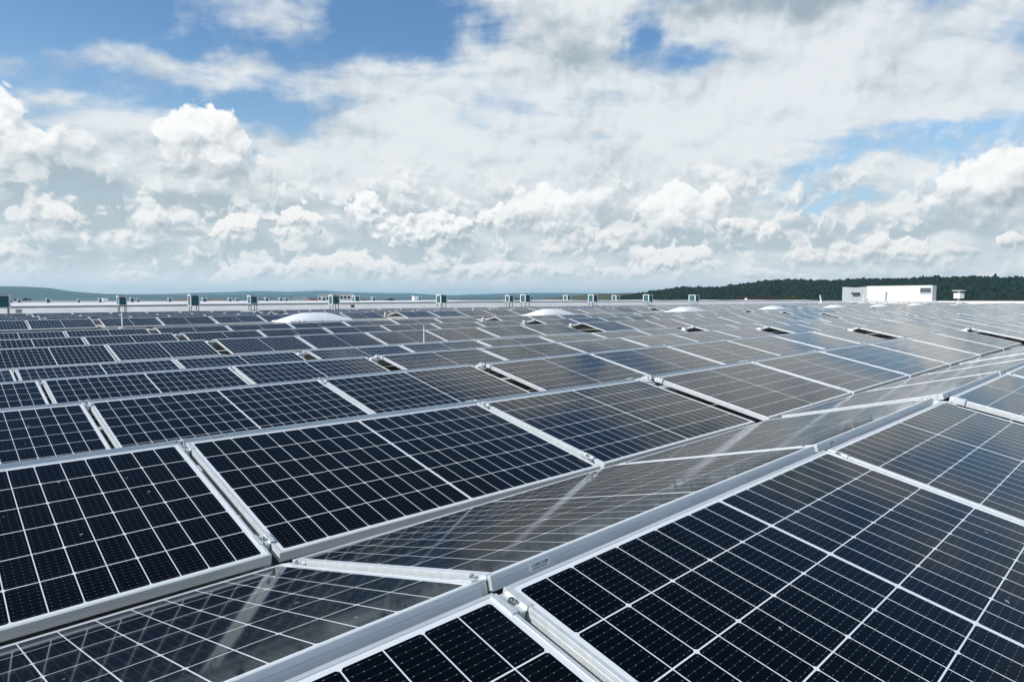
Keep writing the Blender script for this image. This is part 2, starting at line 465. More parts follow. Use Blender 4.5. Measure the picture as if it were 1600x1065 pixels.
M_far_hill = material('far_hill_woods_and_fields', build_far_hill)
def build_meadow(t, p):
    co = t.n('ShaderNodeTexCoord').outputs['Object']
    n = t.noise(t.vm('MULTIPLY', co, (1, 3, 1)).outputs[0], 0.008, 5.0, 0.6).outputs[0]
    c = t.mixc(t.ss(n, 0.40, 0.60), (0.04, 0.062, 0.026), (0.075, 0.078, 0.04))
    t.link(c, p.inputs['Base Color'])
    p.inputs['Roughness'].default_value = 0.95
M_meadow = material('meadow', build_meadow)
def build_leaf(c0, c1):
    def b(t, p):
        isl = t.n('ShaderNodeNewGeometry').outputs['Random Per Island']
        co = t.n('ShaderNodeTexCoord').outputs['Object']
        n = t.noise(co, 0.35, 4.0, 0.7).outputs[0]
        c = t.mixc(isl, c0, c1)
        t.link(t.mixc(t.ss(n, 0.35, 0.65, 0.0, 0.5), c, tuple(x * 0.5 for x in c0)), p.inputs['Base Color'])
        p.inputs['Roughness'].default_value = 0.9
        p.inputs['Specular IOR Level'].default_value = 0.2
    return b
M_forest = material('forest_leaves', build_leaf((0.005, 0.016, 0.014), (0.016, 0.040, 0.025)))
M_leaf = material('tree_leaves', build_leaf((0.035, 0.060, 0.022), (0.085, 0.12, 0.045)))
M_bark = simple('bark', (0.09, 0.07, 0.05), 0.9, 0, 0.2, 3)

# ---------------------------------------------------------------- mesh helpers
class MB:
    """collects shapes of one mesh"""
    def __init__(self):
        self.v, self.f, self.mi, self.uv = [], [], [], {}
    def face(self, idx, mat=0, uv=None):
        if uv:
            self.uv[len(self.f)] = uv
        self.f.append(tuple(idx))
        self.mi.append(mat)
    def box(self, x0, x1, y0, y1, z0, z1, mat=0, M=None, taper=0.0):
        b = len(self.v)
        t = taper
        pts = [(x0, y0, z0), (x1, y0, z0), (x1, y1, z0), (x0, y1, z0),
               (x0 + t, y0 + t, z1), (x1 - t, y0 + t, z1), (x1 - t, y1 - t, z1), (x0 + t, y1 - t, z1)]
        for q in pts:
            q = Vector(q)
            self.v.append(tuple(M @ q) if M else tuple(q))
        for q in ((3, 2, 1, 0), (4, 5, 6, 7), (0, 1, 5, 4), (1, 2, 6, 5), (2, 3, 7, 6), (3, 0, 4, 7)):
            self.face([b + i for i in q], mat)
        return self
    def prism(self, cx, cy, z0, z1, r, n=6, mat=0, M=None, r1=None, rot=0.0):
        b = len(self.v)
        r1 = r if r1 is None else r1
        for z, q in ((z0, r), (z1, r1)):
            for i in range(n):
                a = 2 * math.pi * i / n + rot
                p = Vector((cx + q * math.cos(a), cy + q * math.sin(a), z))
                self.v.append(tuple(M @ p) if M else tuple(p))
        for i in range(n):
            j = (i + 1) % n
            self.face((b + i, b + j, b + n + j, b + n + i), mat)
        self.face([b + i for i in range(n)][::-1], mat)
        self.face([b + n + i for i in range(n)], mat)
        return self
    def tube(self, pts, r, n=6, mat=0):
        pts = [Vector(p) for p in pts]
        rings = []
        for i, p in enumerate(pts):
            d = (pts[min(i + 1, len(pts) - 1)] - pts[max(i - 1, 0)]).normalized()
            a = d.cross(Vector((0, 0, 1)))
            if a.length < 1e-3:
                a = d.cross(Vector((1, 0, 0)))
            a.normalize()
            c = d.cross(a)
            q = r[i] if isinstance(r, (list, tuple)) else r
            b = len(self.v)
            for k in range(n):
                w = 2 * math.pi * k / n
                self.v.append(tuple(p + a * math.cos(w) * q + c * math.sin(w) * q))
            rings.append(b)
        for b0_, b1_ in zip(rings, rings[1:]):
            for k in range(n):
                self.face((b0_ + k, b0_ + (k + 1) % n, b1_ + (k + 1) % n, b1_ + k), mat)
        self.face([rings[0] + k for k in range(n)][::-1], mat)
        self.face([rings[-1] + k for k in range(n)], mat)
        return self
    def mesh(self, name, mats):
        me = bpy.data.meshes.new(name)
        me.from_pydata(self.v, [], self.f)
        for m in mats:
            me.materials.append(m)
        if len(mats) > 1:
            me.polygons.foreach_set('material_index', self.mi)
        if self.uv:
            l = me.uv_layers.new(name='UVMap')
            for fi, uv in self.uv.items():
                for k, li in enumerate(me.polygons[fi].loop_indices):
                    l.data[li].uv = uv[k]
        me.validate()
        me.update()
        return me
def link(name, data, parent=None, M=None):
    o = bpy.data.objects.new(name, data)
    C.objects.link(o)
    o.parent = parent
    if M is not None:
        o.matrix_local = M
    return o
def thing(o, label, cat, group=None):
    o['label'] = label
    o['category'] = cat
    if group:
        o['group'] = group
    return o
def empty(name, M, label, cat, group=None):
    o = bpy.data.objects.new(name, None)
    C.objects.link(o)
    o.empty_display_size = 0.2
    o.matrix_world = M
    return thing(o, label, cat, group)
def kind(o, k):
    o['kind'] = k
    return o
def T3(x, y, z):
    return Matrix.Translation((x, y, z))
ORD = ['zeroth', 'first', 'second', 'third', 'fourth', 'fifth', 'sixth', 'seventh', 'eighth', 'ninth', 'tenth', 'eleventh',
       'twelfth', 'thirteenth', 'fourteenth', 'fifteenth', 'sixteenth', 'seventeenth', 'eighteenth', 'nineteenth', 'twentieth']
def ordn(n):
    if n <= 20:
        return ORD[n]
    tens = {2: 'twenty', 3: 'thirty', 4: 'forty', 5: 'fifty', 6: 'sixty', 7: 'seventy', 8: 'eighty', 9: 'ninety'}
    tie = {2: 'twentieth', 3: 'thirtieth', 4: 'fortieth', 5: 'fiftieth', 6: 'sixtieth', 7: 'seventieth', 8: 'eightieth', 9: 'ninetieth'}
    if n >= 100:
        return 'hundredth'
    return tie[n // 10] if n % 10 == 0 else tens[n // 10] + '-' + ORD[n % 10]

# ---------------------------------------------------------------- the rows of panels
TILT = R(13.59)
# ridge line of each row: distance, height over the camera level at some X, slope of the roof across the rows
def interp(tab):
    xs, zs = zip(*tab)
    def f(u):
        if u <= xs[0]:
            return zs[0] + (u - xs[0]) * 0.001
        if u >= xs[-1]:
            return zs[-1] + (u - xs[-1]) * 0.0008
        return float(np.interp(u, xs, zs))
    return f
def poly(a, b, c, hi=16.0):
    return interp([(u, a * u * u + b * u + c) for u in (-3, 1, 4.5, 8, 12, hi)])
k_ = 1.0147
ROWS = {
    1: (0.966, interp([(-3, -.6200), (.89, -.6117), (5.89, -.6006), (9, -.596)]), -.027),
    2: (3.118, interp([(-1, -.655), (.9, -.656), (2.66, -.672), (4.44, -.677), (6.5, -.664), (8.3, -.654), (12, -.641), (15.6, -.631)]), -.027),
    3: (5.338, poly(-4e-5, .0038, -.7360), -.028),
    4: (7.560, poly(8e-5, .0022, -.7885), -.028),
    5: (9.782, poly(5e-5, .0026, -.8565), -.028),
    6: (14.078, poly(1e-5, .0044, -.8775), .006),
    7: (16.311, poly(-6e-5, .0059, -.8320), .021),
    8: (18.589, poly(-2e-4, .0088, -.7919), .020),
    9: (25.56, interp([(-3, -.711), (16, -.606)]), .010),
    10: (37.7, interp([(-3, -.905), (16, -.835)]), .026),
    11: (39.9, interp([(-3, -.842), (16, -.800)]), .028),
    12: (42.1, interp([(-3, -.770), (16, -.755)]), .028),
}
# start of every module along a row; wide joints lie between the groups
STARTS, JOINTS = [], []
u = .889 - 2 * 1.79
for n in range(4):
    STARTS.append(.889 + (n - 2) * 1.787)
JOINTS.append((STARTS[-1] + PL, 4.655))
for q in (4.655, 6.46, 8.285, 10.10, 11.925, 13.765):
    STARTS.append(q)
JOINTS.append((13.765 + PL, 16.66))
s0, cnt, wide = 16.66, 5, False
while s0 < 126:
    for i in range(cnt):
        STARTS.append(s0 + i * 1.825)
    end = STARTS[-1] + PL
    s0 = end + (1.05 if wide else 0.27)
    JOINTS.append((end, s0))
    wide, cnt = not wide, 6

def panel_matrix(row, st, back):
    v, zf, b = ROWS[row]
    z0, z1 = zf(st), zf(st + PL)
    ax = Vector((PL, 0, z1 - z0)).normalized()
    th = math.atan(b)
    if not back:
        ay = Vector((0, math.cos(TILT + th), math.sin(TILT + th)))
        rx = ax
        top = Vector((st + PL / 2, v, CZ + (z0 + z1) / 2))
    else:
        ay = Vector((0, -math.cos(TILT - th), math.sin(TILT - th)))
        rx = -ax
        top = Vector((st + PL / 2, v + .041, CZ + (z0 + z1) / 2 + .0102))
    az = rx.cross(ay).normalized()
    ay = az.cross(rx).normalized()
    jr = random.Random(int(row * 100003 + round(st * 100) * 7 + back))
    q = .10 if row <= 2 else .38
    jm = Matrix.Rotation(R(jr.gauss(0, q)), 3, rx) @ Matrix.Rotation(R(jr.gauss(0, q * .5)), 3, ay)
    rx, ay, az = jm @ rx, jm @ ay, jm @ az
    top = top + Vector((0, jr.gauss(0, .0015), jr.gauss(0, .0015)))
    org = top - ay * PW
    return Matrix(((rx.x, ay.x, az.x, org.x), (rx.y, ay.y, az.y, org.y), (rx.z, ay.z, az.z, org.z), (0, 0, 0, 1)))

# one module: an aluminium frame swept round the edge, and the glass with its cells
def frame_mesh():
    mb = MB()
    prof = [(.0105, -.0060), (.0105, -.0004), (.0100, 0), (.0016, 0), (.0004, -.0005), (0, -.0016), (0, -.0130), (.0011, -.0137), (.0011, -.0150), (0, -.0157),
            (0, -.0345), (.0006, -.035), (.026, -.035), (.026, -.0335), (.0022, -.0335), (.0022, -.0085), (.0105, -.0085)]
    n = len(prof)
    for o, z in prof:
        x, y0, y1 = PL / 2 - o, o, PW - o
        mb.v += [(-x, y0, z), (x, y0, z), (x, y1, z), (-x, y1, z)]
    for i in range(n):
        j = (i + 1) % n
        for k in range(4):
            l = (k + 1) % 4
            mb.face((i * 4 + k, j * 4 + k, j * 4 + l, i * 4 + l))
    return mb.mesh('frame', [M_alu])
def glass_mesh():
    mb = MB()
    o, zt, zb = .0102, -.0014, -.0062
    x, y0, y1 = PL / 2 - o, o, PW - o
    mb.v = [(-x, y0, zt), (x, y0, zt), (x, y1, zt), (-x, y1, zt), (-x, y0, zb), (x, y0, zb), (x, y1, zb), (-x, y1, zb)]
    mb.face((0, 1, 2, 3), 0, [(o, o), (PL - o, o), (PL - o, PW - o), (o, PW - o)])
    mb.face((7, 6, 5, 4), 1)
    for k in range(4):
        mb.face((k, k + 4, (k + 1) % 4 + 4, (k + 1) % 4), 1)
    return mb.mesh('glass', [M_cells, M_back])
def sticker_mesh():
    """paper strip with a bar code, stuck on the outer side of the upper frame edge"""
    mb = MB()
    mb.box(-.034, .034, 0, .0004, -.009, .009, 0)
    r = random.Random(3)
    x = -.027
    while x < .027:
        w = r.choice((.0006, .001, .0017, .0022)) if x > -.018 else .0026
        mb.box(x, x + w, .0004, .0006, -.001, .0062, 1)
        x += w + r.choice((.0008, .0014, .002))
    x = -.022
    while x < .022:
        mb.box(x, x + .0022, .0004, .0006, -.0062, -.0035, 1)
        x += .0036
    return mb.mesh('barcode_label', [M_label, M_ink])
ME_frame, ME_glass, ME_sticker = frame_mesh(), glass_mesh(), sticker_mesh()

def quad_area(M):
    """how much of the photograph a module covers, and its middle"""
    pts = []
    for a, b in ((-PL / 2, 0), (PL / 2, 0), (PL / 2, PW), (-PL / 2, PW)):
        p = M @ Vector((a, b, 0))
        q = project(p)
        if q is None:
            return None
        pts.append(q)
    return pts
def clipped(pts):
    """area inside the picture (Sutherland-Hodgman) and the x range there"""
    poly_ = pts
    for ax, lim, sg in ((0, 0, 1), (0, 1600, -1), (1, 0, 1), (1, 1065, -1)):
        out = []
        for i in range(len(poly_)):
            a, b = poly_[i - 1], poly_[i]
            da, db = sg * (a[ax] - lim), sg * (b[ax] - lim)
            if (da >= 0) != (db >= 0):
                t = da / (da - db)
                out.append((a[0] + t * (b[0] - a[0]), a[1] + t * (b[1] - a[1])))
            if db >= 0:
                out.append(b)
        poly_ = out
        if not poly_:
            return 0.0, None
    ar = 0.0
    for i in range(len(poly_)):
        a, b = poly_[i - 1], poly_[i]
        ar += a[0] * b[1] - a[1] * b[0]
    return abs(ar) / 2, (min(q[0] for q in poly_), max(q[0] for q in poly_))

SKYLIGHTS_U = [9.55 + 12.72 * i for i in range(7)]
cands, spare = [], []
for row in ROWS:
    for st in STARTS:
        for back in (False, True):
            M = panel_matrix(row, st, back)
            pts = quad_area(M)
            if pts is None:
                # partly behind the camera: keep if the far end is in front and near
                if row == 1 and st > -2.8:
                    q = [project(M @ Vector((a, PW, 0))) for a in (-PL / 2, PL / 2)]
                    if all(q) and any(0 < w[0] < 1600 and 0 < w[1] < 1065 for w in q):
                        cands.append((30000.0, row, st, back, M, (0, 1)))
                        continue
                if row <= 3:
                    spare.append((row, st, back, M))
                continue
            if back and row > 1:
                # only the upper edge shows behind the ridge
                p0, p1 = pts[2], pts[3]
                d = math.hypot(p1[0] - p0[0], p1[1] - p0[1])
                zz = (M.translation - Vector((0, 0, CZ))).length
                h = .03 * FPX / max(zz, 1)
                pts = [p0, p1, (p1[0], p1[1] + h), (p0[0], p0[1] + h)]
            ar, xr = clipped(pts)
            if ar > 0.0:
                cands.append((ar, row, st, back, M, xr))
            elif any(-250 < q[0] < 1850 for q in pts):
                spare.append((row, st, back, M))
cands.sort(key=lambda q: -q[0])
chosen, rest = cands[:300], cands[300:]
# number them along each row from the left edge of the picture
byrow = {}
for c in cands:
    byrow.setdefault((c[1], c[3]), []).append(c)
number = {}
for key, lst in byrow.items():
    for i, c in enumerate(sorted(lst, key=lambda q: q[2])):
        number[(c[1], c[2], c[3])] = i + 1
SPECIAL = {}
def panel_label(row, st, back):
    n = number[(row, st, back)]
    if back and row == 1:
        return ('grey reflecting panel sloping away behind the front ridge, ' + ordn(n) + ' from the left')
    if back:
        return 'panel sloping away behind the %s ridge, only its top edge showing, %s from left' % (ordn(row), ordn(n))
    if row == 1:
        return {1: 'dark solar panel cut off by the bottom edge, left of the big foreground panel',
                2: 'largest black solar panel, filling the lower right corner of the photo'}.get(
                n, 'foreground solar panel in the front row, %s from the left' % ordn(n))
    if row == 9:
        return 'solar panel just behind the skylight aisle, in the ninth row, %s from the left' % ordn(n)
    tone = 'black' if row <= 4 and n <= 3 else ('dark blue' if n <= 5 else 'grey reflecting')
    return '%s solar panel facing the camera in the %s row, %s from the left' % (tone, ordn(row), ordn(n))
for ar, row, st, back, M, xr in chosen:
    root = empty('solar_panel', M, panel_label(row, st, back), 'solar panel', 'solar panels in rows on the roof')
    link('frame', ME_frame, root)
    link('glass', ME_glass, root)
    if back and row <= 3:
        link('barcode_label', ME_sticker, root, T3(PL / 2 - .15, PW + .0002, -.0178))
# the smaller, farther modules and those just past the picture's edge: one object
mb = MB()
for item in [(c[1], c[2], c[3], c[4]) for c in rest] + spare:
    M = item[3]
    b = len(mb.v)
    o = .011
    for x, y, z in ((-PL/2, 0, 0), (PL/2, 0, 0), (PL/2, PW, 0), (-PL/2, PW, 0), (-PL/2, 0, -PH), (PL/2, 0, -PH), (PL/2, PW, -PH), (-PL/2, PW, -PH),
                    (-PL/2+o, o, 0), (PL/2-o, o, 0), (PL/2-o, PW-o, 0), (-PL/2+o, PW-o, 0)):
        mb.v.append(tuple(M @ Vector((x, y, z))))
    for k in range(4):
        l = (k + 1) % 4
        mb.face((b + k, b + l, b + 8 + l, b + 8 + k), 0)
        mb.face((b + 4 + k, b + 4 + l, b + l, b + k), 0)
    g = len(mb.v)
    for x, y in ((-PL/2+o, o), (PL/2-o, o), (PL/2-o, PW-o), (-PL/2+o, PW-o)):
        mb.v.append(tuple(M @ Vector((x, y, -.0012))))
    mb.face((g, g + 1, g + 2, g + 3), 1, [(o, o), (PL - o, o), (PL - o, PW - o), (o, PW - o)])
    mb.face((b + 7, b + 6, b + 5, b + 4), 2)
far = link('solar_panels', mb.mesh('solar_panels', [M_alu, M_cells, M_back]))
kind(thing(far, 'mass of small distant solar panels in the far right of the roof', 'solar panels'), 'stuff')
print('PANELS', len(cands), 'chosen', len(chosen), 'rest', len(rest), 'spare', len(spare), 'min area', chosen[-1][0])

# ---------------------------------------------------------------- roof sheet
ROOF_V = [(-6, -.86), (.966, -.985), (3.118, -1.035), (9.782, -1.215), (11.9, -1.255), (14.078, -1.235), (18.589, -1.10), (21.5, -1.06), (25.56, -1.03),
          (29, -1.10), (33, -1.22), (37.7, -1.20), (42.1, -1.07), (44.2, -.90), (46.6, -.80)]
def roof_z(x, y):
    base_ = float(np.interp(y, [a for a, b in ROOF_V], [b for a, b in ROOF_V]))
    return CZ + base_ + .0035 * min(max(x, -3), 20) + .0008 * max(x - 20, 0)
xs = [-14 + i * 2.0 for i in range(75)] + [136.0]
ys = [-6 + i * .7 for i in range(75)] + [46.6]
mb = MB()
for y in ys:
    for x in xs:
        mb.v.append((x, y, roof_z(x, y)))
nx = len(xs)
for j in range(len(ys) - 1):
    for i in range(nx - 1):
        mb.face((j * nx + i, j * nx + i + 1, (j + 1) * nx + i + 1, (j + 1) * nx + i))
kind(link('roof', mb.mesh('roof', [M_membrane])), 'structure')

# ---------------------------------------------------------------- mounting hardware
def clamp_mesh(w):
    """a clamp plate lying over two neighbouring frames"""
    mb = MB()
    mb.box(-w / 2, -w / 2 + .016, -.034, .034, .001, .0045)
    mb.box(w / 2 - .016, w / 2, -.034, .034, .001, .0045)
    mb.box(-w / 2 + .0162, w / 2 - .0162, -.034, .034, -.0065, -.003)
    mb.box(-w / 2 + .0128, -w / 2 + .016, -.034, .034, -.0065, .0009)
    mb.box(w / 2 - .016, w / 2 - .0128, -.034, .034, -.0065, .0009)
    mb.box(-.010, .010, -.034, .034, -.034, -.0067)
    return mb.mesh('clamp', [M_alu])
def bolt_mesh():
    mb = MB()
    mb.prism(0, 0, -.0028, -.001, .0095, 14)
    mb.prism(0, 0, -.001, .0065, .0075, 6)
    mb.prism(0, 0, .0065, .0092, .004, 8)
    return mb.mesh('bolt', [M_steel])
ME_bolt = bolt_mesh()
CL = {}
def clamp(w):
    w = round(w, 3)
    if w not in CL:
        CL[w] = clamp_mesh(w)
    return CL[w]
def joint_frame(row, uc, back, s):
    """matrix on the panel plane at a joint centre, s metres up from the lower edge"""
    st = uc - PL / 2
    return panel_matrix(row, st, back) @ T3(0, s, 0)
def on_screen(p, mg=0):
    q = project(p)
    return q is not None and -mg < q[0] < 1600 + mg and -mg < q[1] < 1065 + mg
narrow = [(a + PL + b) / 2 for a, b in zip(STARTS, STARTS[1:]) if b - a - PL < .15]
narrow_w = [b - a - PL for a, b in zip(STARTS, STARTS[1:]) if b - a - PL < .15]
for row in (1, 2, 3, 4):
    v, zf, b_ = ROWS[row]
    vis = [(uc, g) for uc, g in zip(narrow, narrow_w) if on_screen((uc, v, CZ + zf(uc)))]
    for i, (uc, g) in enumerate(vis):
        zr = CZ + zf(uc)
        rz = roof_z(uc, v)
        root = empty('ridge_bracket', T3(uc, v + .02, rz), 'silver ridge bracket clamping the panel corners, %s joint from the left, %s row' % (ordn(i + 1), ordn(row)),
                     'bracket', 'mounting brackets under the panel joints')
        mb = MB()
        hgt = zr - rz - .035
        mb.box(-.06, .06, -.05, .05, .002, .012)
        mb.box(-min(.012, g / 2 - .002), min(.012, g / 2 - .002), -.016, .016, .012, hgt)
        link('post', mb.mesh('post', [M_alu]), root)
        inv_ = root.matrix_world.inverted()
        for back in (False, True):
            c_ = link('clamp', clamp(g + .026), root, inv_ @ joint_frame(row, uc, back, PW - .045))
            link('bolt', ME_bolt, c_)
    # lower edges, in the valley
    vis = [(uc, g) for uc, g in zip(narrow, narrow_w) if on_screen(joint_frame(row, uc, False, .1).translation)]
    if row == 2:
        for i, (uc, g) in enumerate(vis[:6]):
            f0 = joint_frame(row, uc, False, .11)
            rz = roof_z(uc, f0.translation.y)
            root = empty('valley_bracket', T3(uc, f0.translation.y - .13, rz), 'silver clamp at the lower panel corners in the open valley, %s joint from the left' % ordn(i + 1),
                         'bracket', 'mounting brackets under the panel joints')
            mb = MB()
            mb.box(-.05, .05, -.22, .22, .002, .03)
            mb.box(-min(.012, g / 2 - .002), min(.012, g / 2 - .002), .10, .15, .03, f0.translation.z - rz - .04)
            link('foot_rail', mb.mesh('foot_rail', [M_alu]), root)
            inv_ = root.matrix_world.inverted()
            c_ = link('clamp', clamp(g + .026), root, inv_ @ f0)
            link('bolt', ME_bolt, c_)
            c_ = link('clamp', clamp(g + .026), root, inv_ @ joint_frame(1, uc, True, .07))
            link('bolt', ME_bolt, c_)
# wide joints: a stand under the ridge, ballast blocks, cables
def end_clamp_mesh():
    mb = MB()
    mb.box(-.012, .022, -.03, .03, .001, .005)
    mb.box(-.012, -.006, -.03, .03, -.034, .001)
    return mb.mesh('end_clamp', [M_alu])
ME_end = end_clamp_mesh()
JN = {0: 'first wide joint', 1: 'second wide joint', 2: 'third wide joint', 3: 'fourth wide joint'}
ncab = 0
for ji, (a, b) in enumerate(JOINTS[:4]):
    uc, g = (a + b) / 2, b - a
    if g < .2 and ji:
        continue
    for row in ROWS:
        v, zf, bb = ROWS[row]
        zr = CZ + zf(uc)
        if not on_screen((uc, v, zr)) or (row > 9 and ji > 1):
            continue
        rz = roof_z(uc, v)
        h = zr - rz
        root = empty('ridge_stand', T3(uc, v + .02, rz), 'white ridge stand between panel ends, %s from the left, %s row' % (JN[ji], ordn(row)), 'stand', 'ridge stands in the wide joints')
        mb = MB()
        w = min(.05, g * .22)
        mb.box(-w * 1.6, w * 1.6, -.30, .30, .003, .045)
        mb.box(-w, w, -.055, .055, .045, h - .06)
        link('post', mb.mesh('post', [M_stone if row > 5 else M_white_metal]), root)
        mb = MB()
        if g < .5:
            mb.box(-g / 2 + .006, g / 2 - .006, -.04, .04, h - .06, h - .052)
        mb.box(-w * 1.1, w * 1.1, -.06, .06, h - .052, h - .022, taper=.012)
        link('cap', mb.mesh('cap', [M_white_metal]), root)
        inv_ = root.matrix_world.inverted()
        for back in (False, True):
            for sg in (-1, 1):
                ux = uc - sg * g / 2
                f0 = joint_frame(row, ux, back, PW - .055)
                flip = (sg < 0) != back
                c_ = link('end_clamp', ME_end, root, inv_ @ f0 @ (Matrix.Rotation(math.pi, 4, 'Z') if not flip else Matrix.Identity(4)))
                link('bolt', ME_bolt, c_)
        if row in (2, 3, 4, 5, 6, 7, 8, 9):
            for k, (vo, mat_) in enumerate(((-.46, M_stone), (.42, M_stone))):
                if k and row < 6:
                    continue
                yb = v + vo
                zb = roof_z(uc, yb)
                mb = MB()
                bw = min(.095, g * .36)
                mb.box(-bw, bw, -.2, .2, .004, .084, taper=.008)
                o = link('ballast_block', mb.mesh('ballast_block', [mat_]), None, T3(uc + .01, yb, zb))
                thing(o, 'beige concrete block lying %s the ridge stand, %s, %s row' % ('in front of' if k == 0 else 'behind', JN[ji], ordn(row)), 'block', 'ballast blocks in the wide joints')
        if ji < 3 and row in (2, 3, 4, 5):
            ncab += 1
            r2 = random.Random(row * 9 + ji)
            for k in range(2):
                pts = []
                for i in range(9):
                    t = i / 8
                    yy = v - .92 + .75 * t
                    xx = uc + (r2.random() - .5) * g * .7
                    pts.append((xx, yy, roof_z(xx, yy) + .02 + .07 * math.sin(math.pi * t) + .05 * k))
                if k == 0:
                    mb = MB()
                mb.tube(pts, .006, 6)
            o = link('cable', mb.mesh('cable', [M_cable]))
            thing(o, 'black cables sagging in the gap of the %s, %s row' % (JN[ji], ordn(row)), 'cable', 'cables in the wide joints')

# thin rods between the rows
def rod(x, ytop, ybot, V, name_label, r=.014):
    lo, hi = px_at_y(x, ybot, V), px_at_y(x, ytop, V)
    rz = roof_z(lo.x, lo.y)
    root = empty('lightning_rod', T3(lo.x, lo.y, rz), name_label, 'rod')
    mb = MB()
    mb.tube([(0, 0, .08), (0, 0, (hi.z - rz) * .6), (0, 0, hi.z - rz)], [r, r, r * .6], 8)
    link('rod', mb.mesh('rod', [M_white_metal]), root)
    mb = MB()
    mb.prism(0, 0, .003, .09, .15, 16, r1=.11)
    link('base', mb.mesh('base', [M_stone]), root)
rod(662.5, 508, 536, 13.0, 'thin white rod standing among the panels right of the big skylight')
rod(190.5, 488, 497, 24.3, 'short white rod among the panels at the far left', .02)

# ---------------------------------------------------------------- skylights along the aisle
def dome_mesh(lx, ly, z0, hgt):
    mb = MB()
    nx_, ny_ = 28, 18
    for j in range(ny_ + 1):
        for i in range(nx_ + 1):
            s, t = i / nx_ * 2 - 1, j / ny_ * 2 - 1
            e = (1 - abs(s) ** 2.1) * (1 - abs(t) ** 2.4)
            e = min(1.0, e * 1.12) ** .9
            mb.v.append((s * lx / 2, t * ly / 2, z0 + hgt * e))
    for j in range(ny_):
        for i in range(nx_):
            a = j * (nx_ + 1) + i
            mb.face((a, a + 1, a + nx_ + 2, a + nx_ + 1))
    me = mb.mesh('dome', [M_dome])
    for p in me.polygons:
        p.use_smooth = True
    return me
SKL = ['largest white skylight dome, with red caps, left of the others', 'white skylight dome in the middle of the aisle, second from the left',
       'third white skylight dome from the left, in front of an air conditioner', 'fourth small white skylight dome from the left along the aisle',
       'fifth small white skylight dome, left of the white plant housing', 'sixth tiny white skylight dome, in front of the white plant housing', 'seventh and farthest white skylight dome on the aisle']
for i, uu in enumerate(SKYLIGHTS_U):
    lx, ly = 2.5, 1.5
    cx, cy = uu + lx / 2, 22.0
    rz = roof_z(cx, cy)
    ztop = CZ - .83 + (.0 if i < 3 else -.04)
    root = empty('skylight', T3(cx, cy, rz), SKL[i], 'skylight', 'skylights along the aisle')
    cb = ztop - rz
    mb = MB()
    mb.box(-lx / 2 + .05, lx / 2 - .05, -ly / 2 + .05, ly / 2 - .05, .003, cb)
    link('curb', mb.mesh('curb', [M_white_metal]), root)
    mb = MB()
    mb.box(-lx / 2 - .03, lx / 2 + .03, -ly / 2 - .03, ly / 2 + .03, cb + .003, cb + .055)
    link('rim', mb.mesh('rim', [M_white_metal]), root)
    link('dome', dome_mesh(lx, ly, cb + .056, .27), root)
    for qx in (-.95, -.78, -.1, .62):
        mb = MB()
        mb.prism(0, 0, 0, .02, .028, 10, M=Matrix.Rotation(R(90), 4, 'X'))
        if i < 3:
            link('screw_cap', mb.mesh('screw_cap', [M_red if i == 0 else M_steel]), root, T3(qx, -ly / 2 - .0305, cb + .03))
# ---------------------------------------------------------------- far end of the roof: upstand wall and upper roof
def wall_top(x):
    return CZ + float(np.interp(x, [-10, 5, 14, 41, 136], [-.44, -.42, -.36, -.22, -.30]))
def strip(name, pts_fn, x0, x1, step, mats):
    mb = MB()
    n = int((x1 - x0) / step)
    for i in range(n + 1):
        x = x0 + (x1 - x0) * i / n
        for p in pts_fn(x):
            mb.v.append(p)
    k = len(pts_fn(x0))
    for i in range(n):
        for j in range(k - 1):
            mb.face((i * k + j, (i + 1) * k + j, (i + 1) * k + j + 1, i * k + j + 1), j if len(mats) > 1 else 0)
    return mb.mesh(name, mats)
me = strip('upstand_wall', lambda x: [(x, 45.75, roof_z(x, 45.7) - .02), (x, 46.45, wall_top(x) - .07), (x, 47.1, wall_top(x) - .07), (x, 47.1, roof_z(x, 46.6) - .3)], -14, 136, 3, [M_wall])
wall = empty('upstand_wall', T3(0, 46.6, 0), 'long low white wall along the far end of the panel roof', 'wall')
link('wall_face', me, wall, T3(0, -46.6, 0))
me = strip('coping', lambda x: [(x, 46.40, wall_top(x) - .066), (x, 46.40, wall_top(x)), (x, 47.2, wall_top(x) + .01), (x, 47.2, wall_top(x) - .066), (x, 46.40, wall_top(x) - .066)], -14, 136, 3, [M_grey_metal])
link('coping', me, wall, T3(0, -46.6, 0))
def up_z(x, y):
    bumpy = .05 * math.sin(x * .35 + 1) * math.exp(-((y - 52) / 4) ** 2)
    return wall_top(x) - .10 + float(np.interp(y, [47.2, 52, 62, 100], [.02, .18, .12, .05])) + bumpy
xs = [-14 + i * 3.0 for i in range(50)] + [136]
ys = [47.15, 49, 50.5, 52, 54, 57, 62, 70, 80, 90, 100]
mb = MB()
for y in ys:
    for x in xs:
        mb.v.append((x, y, up_z(x, y)))
nx = len(xs)
for j in range(len(ys) - 1):
    for i in range(nx - 1):
        mb.face((j * nx + i, j * nx + i + 1, (j + 1) * nx + i + 1, (j + 1) * nx + i))
kind(link('upper_roof', mb.mesh('upper_roof', [M_white_roof])), 'structure')
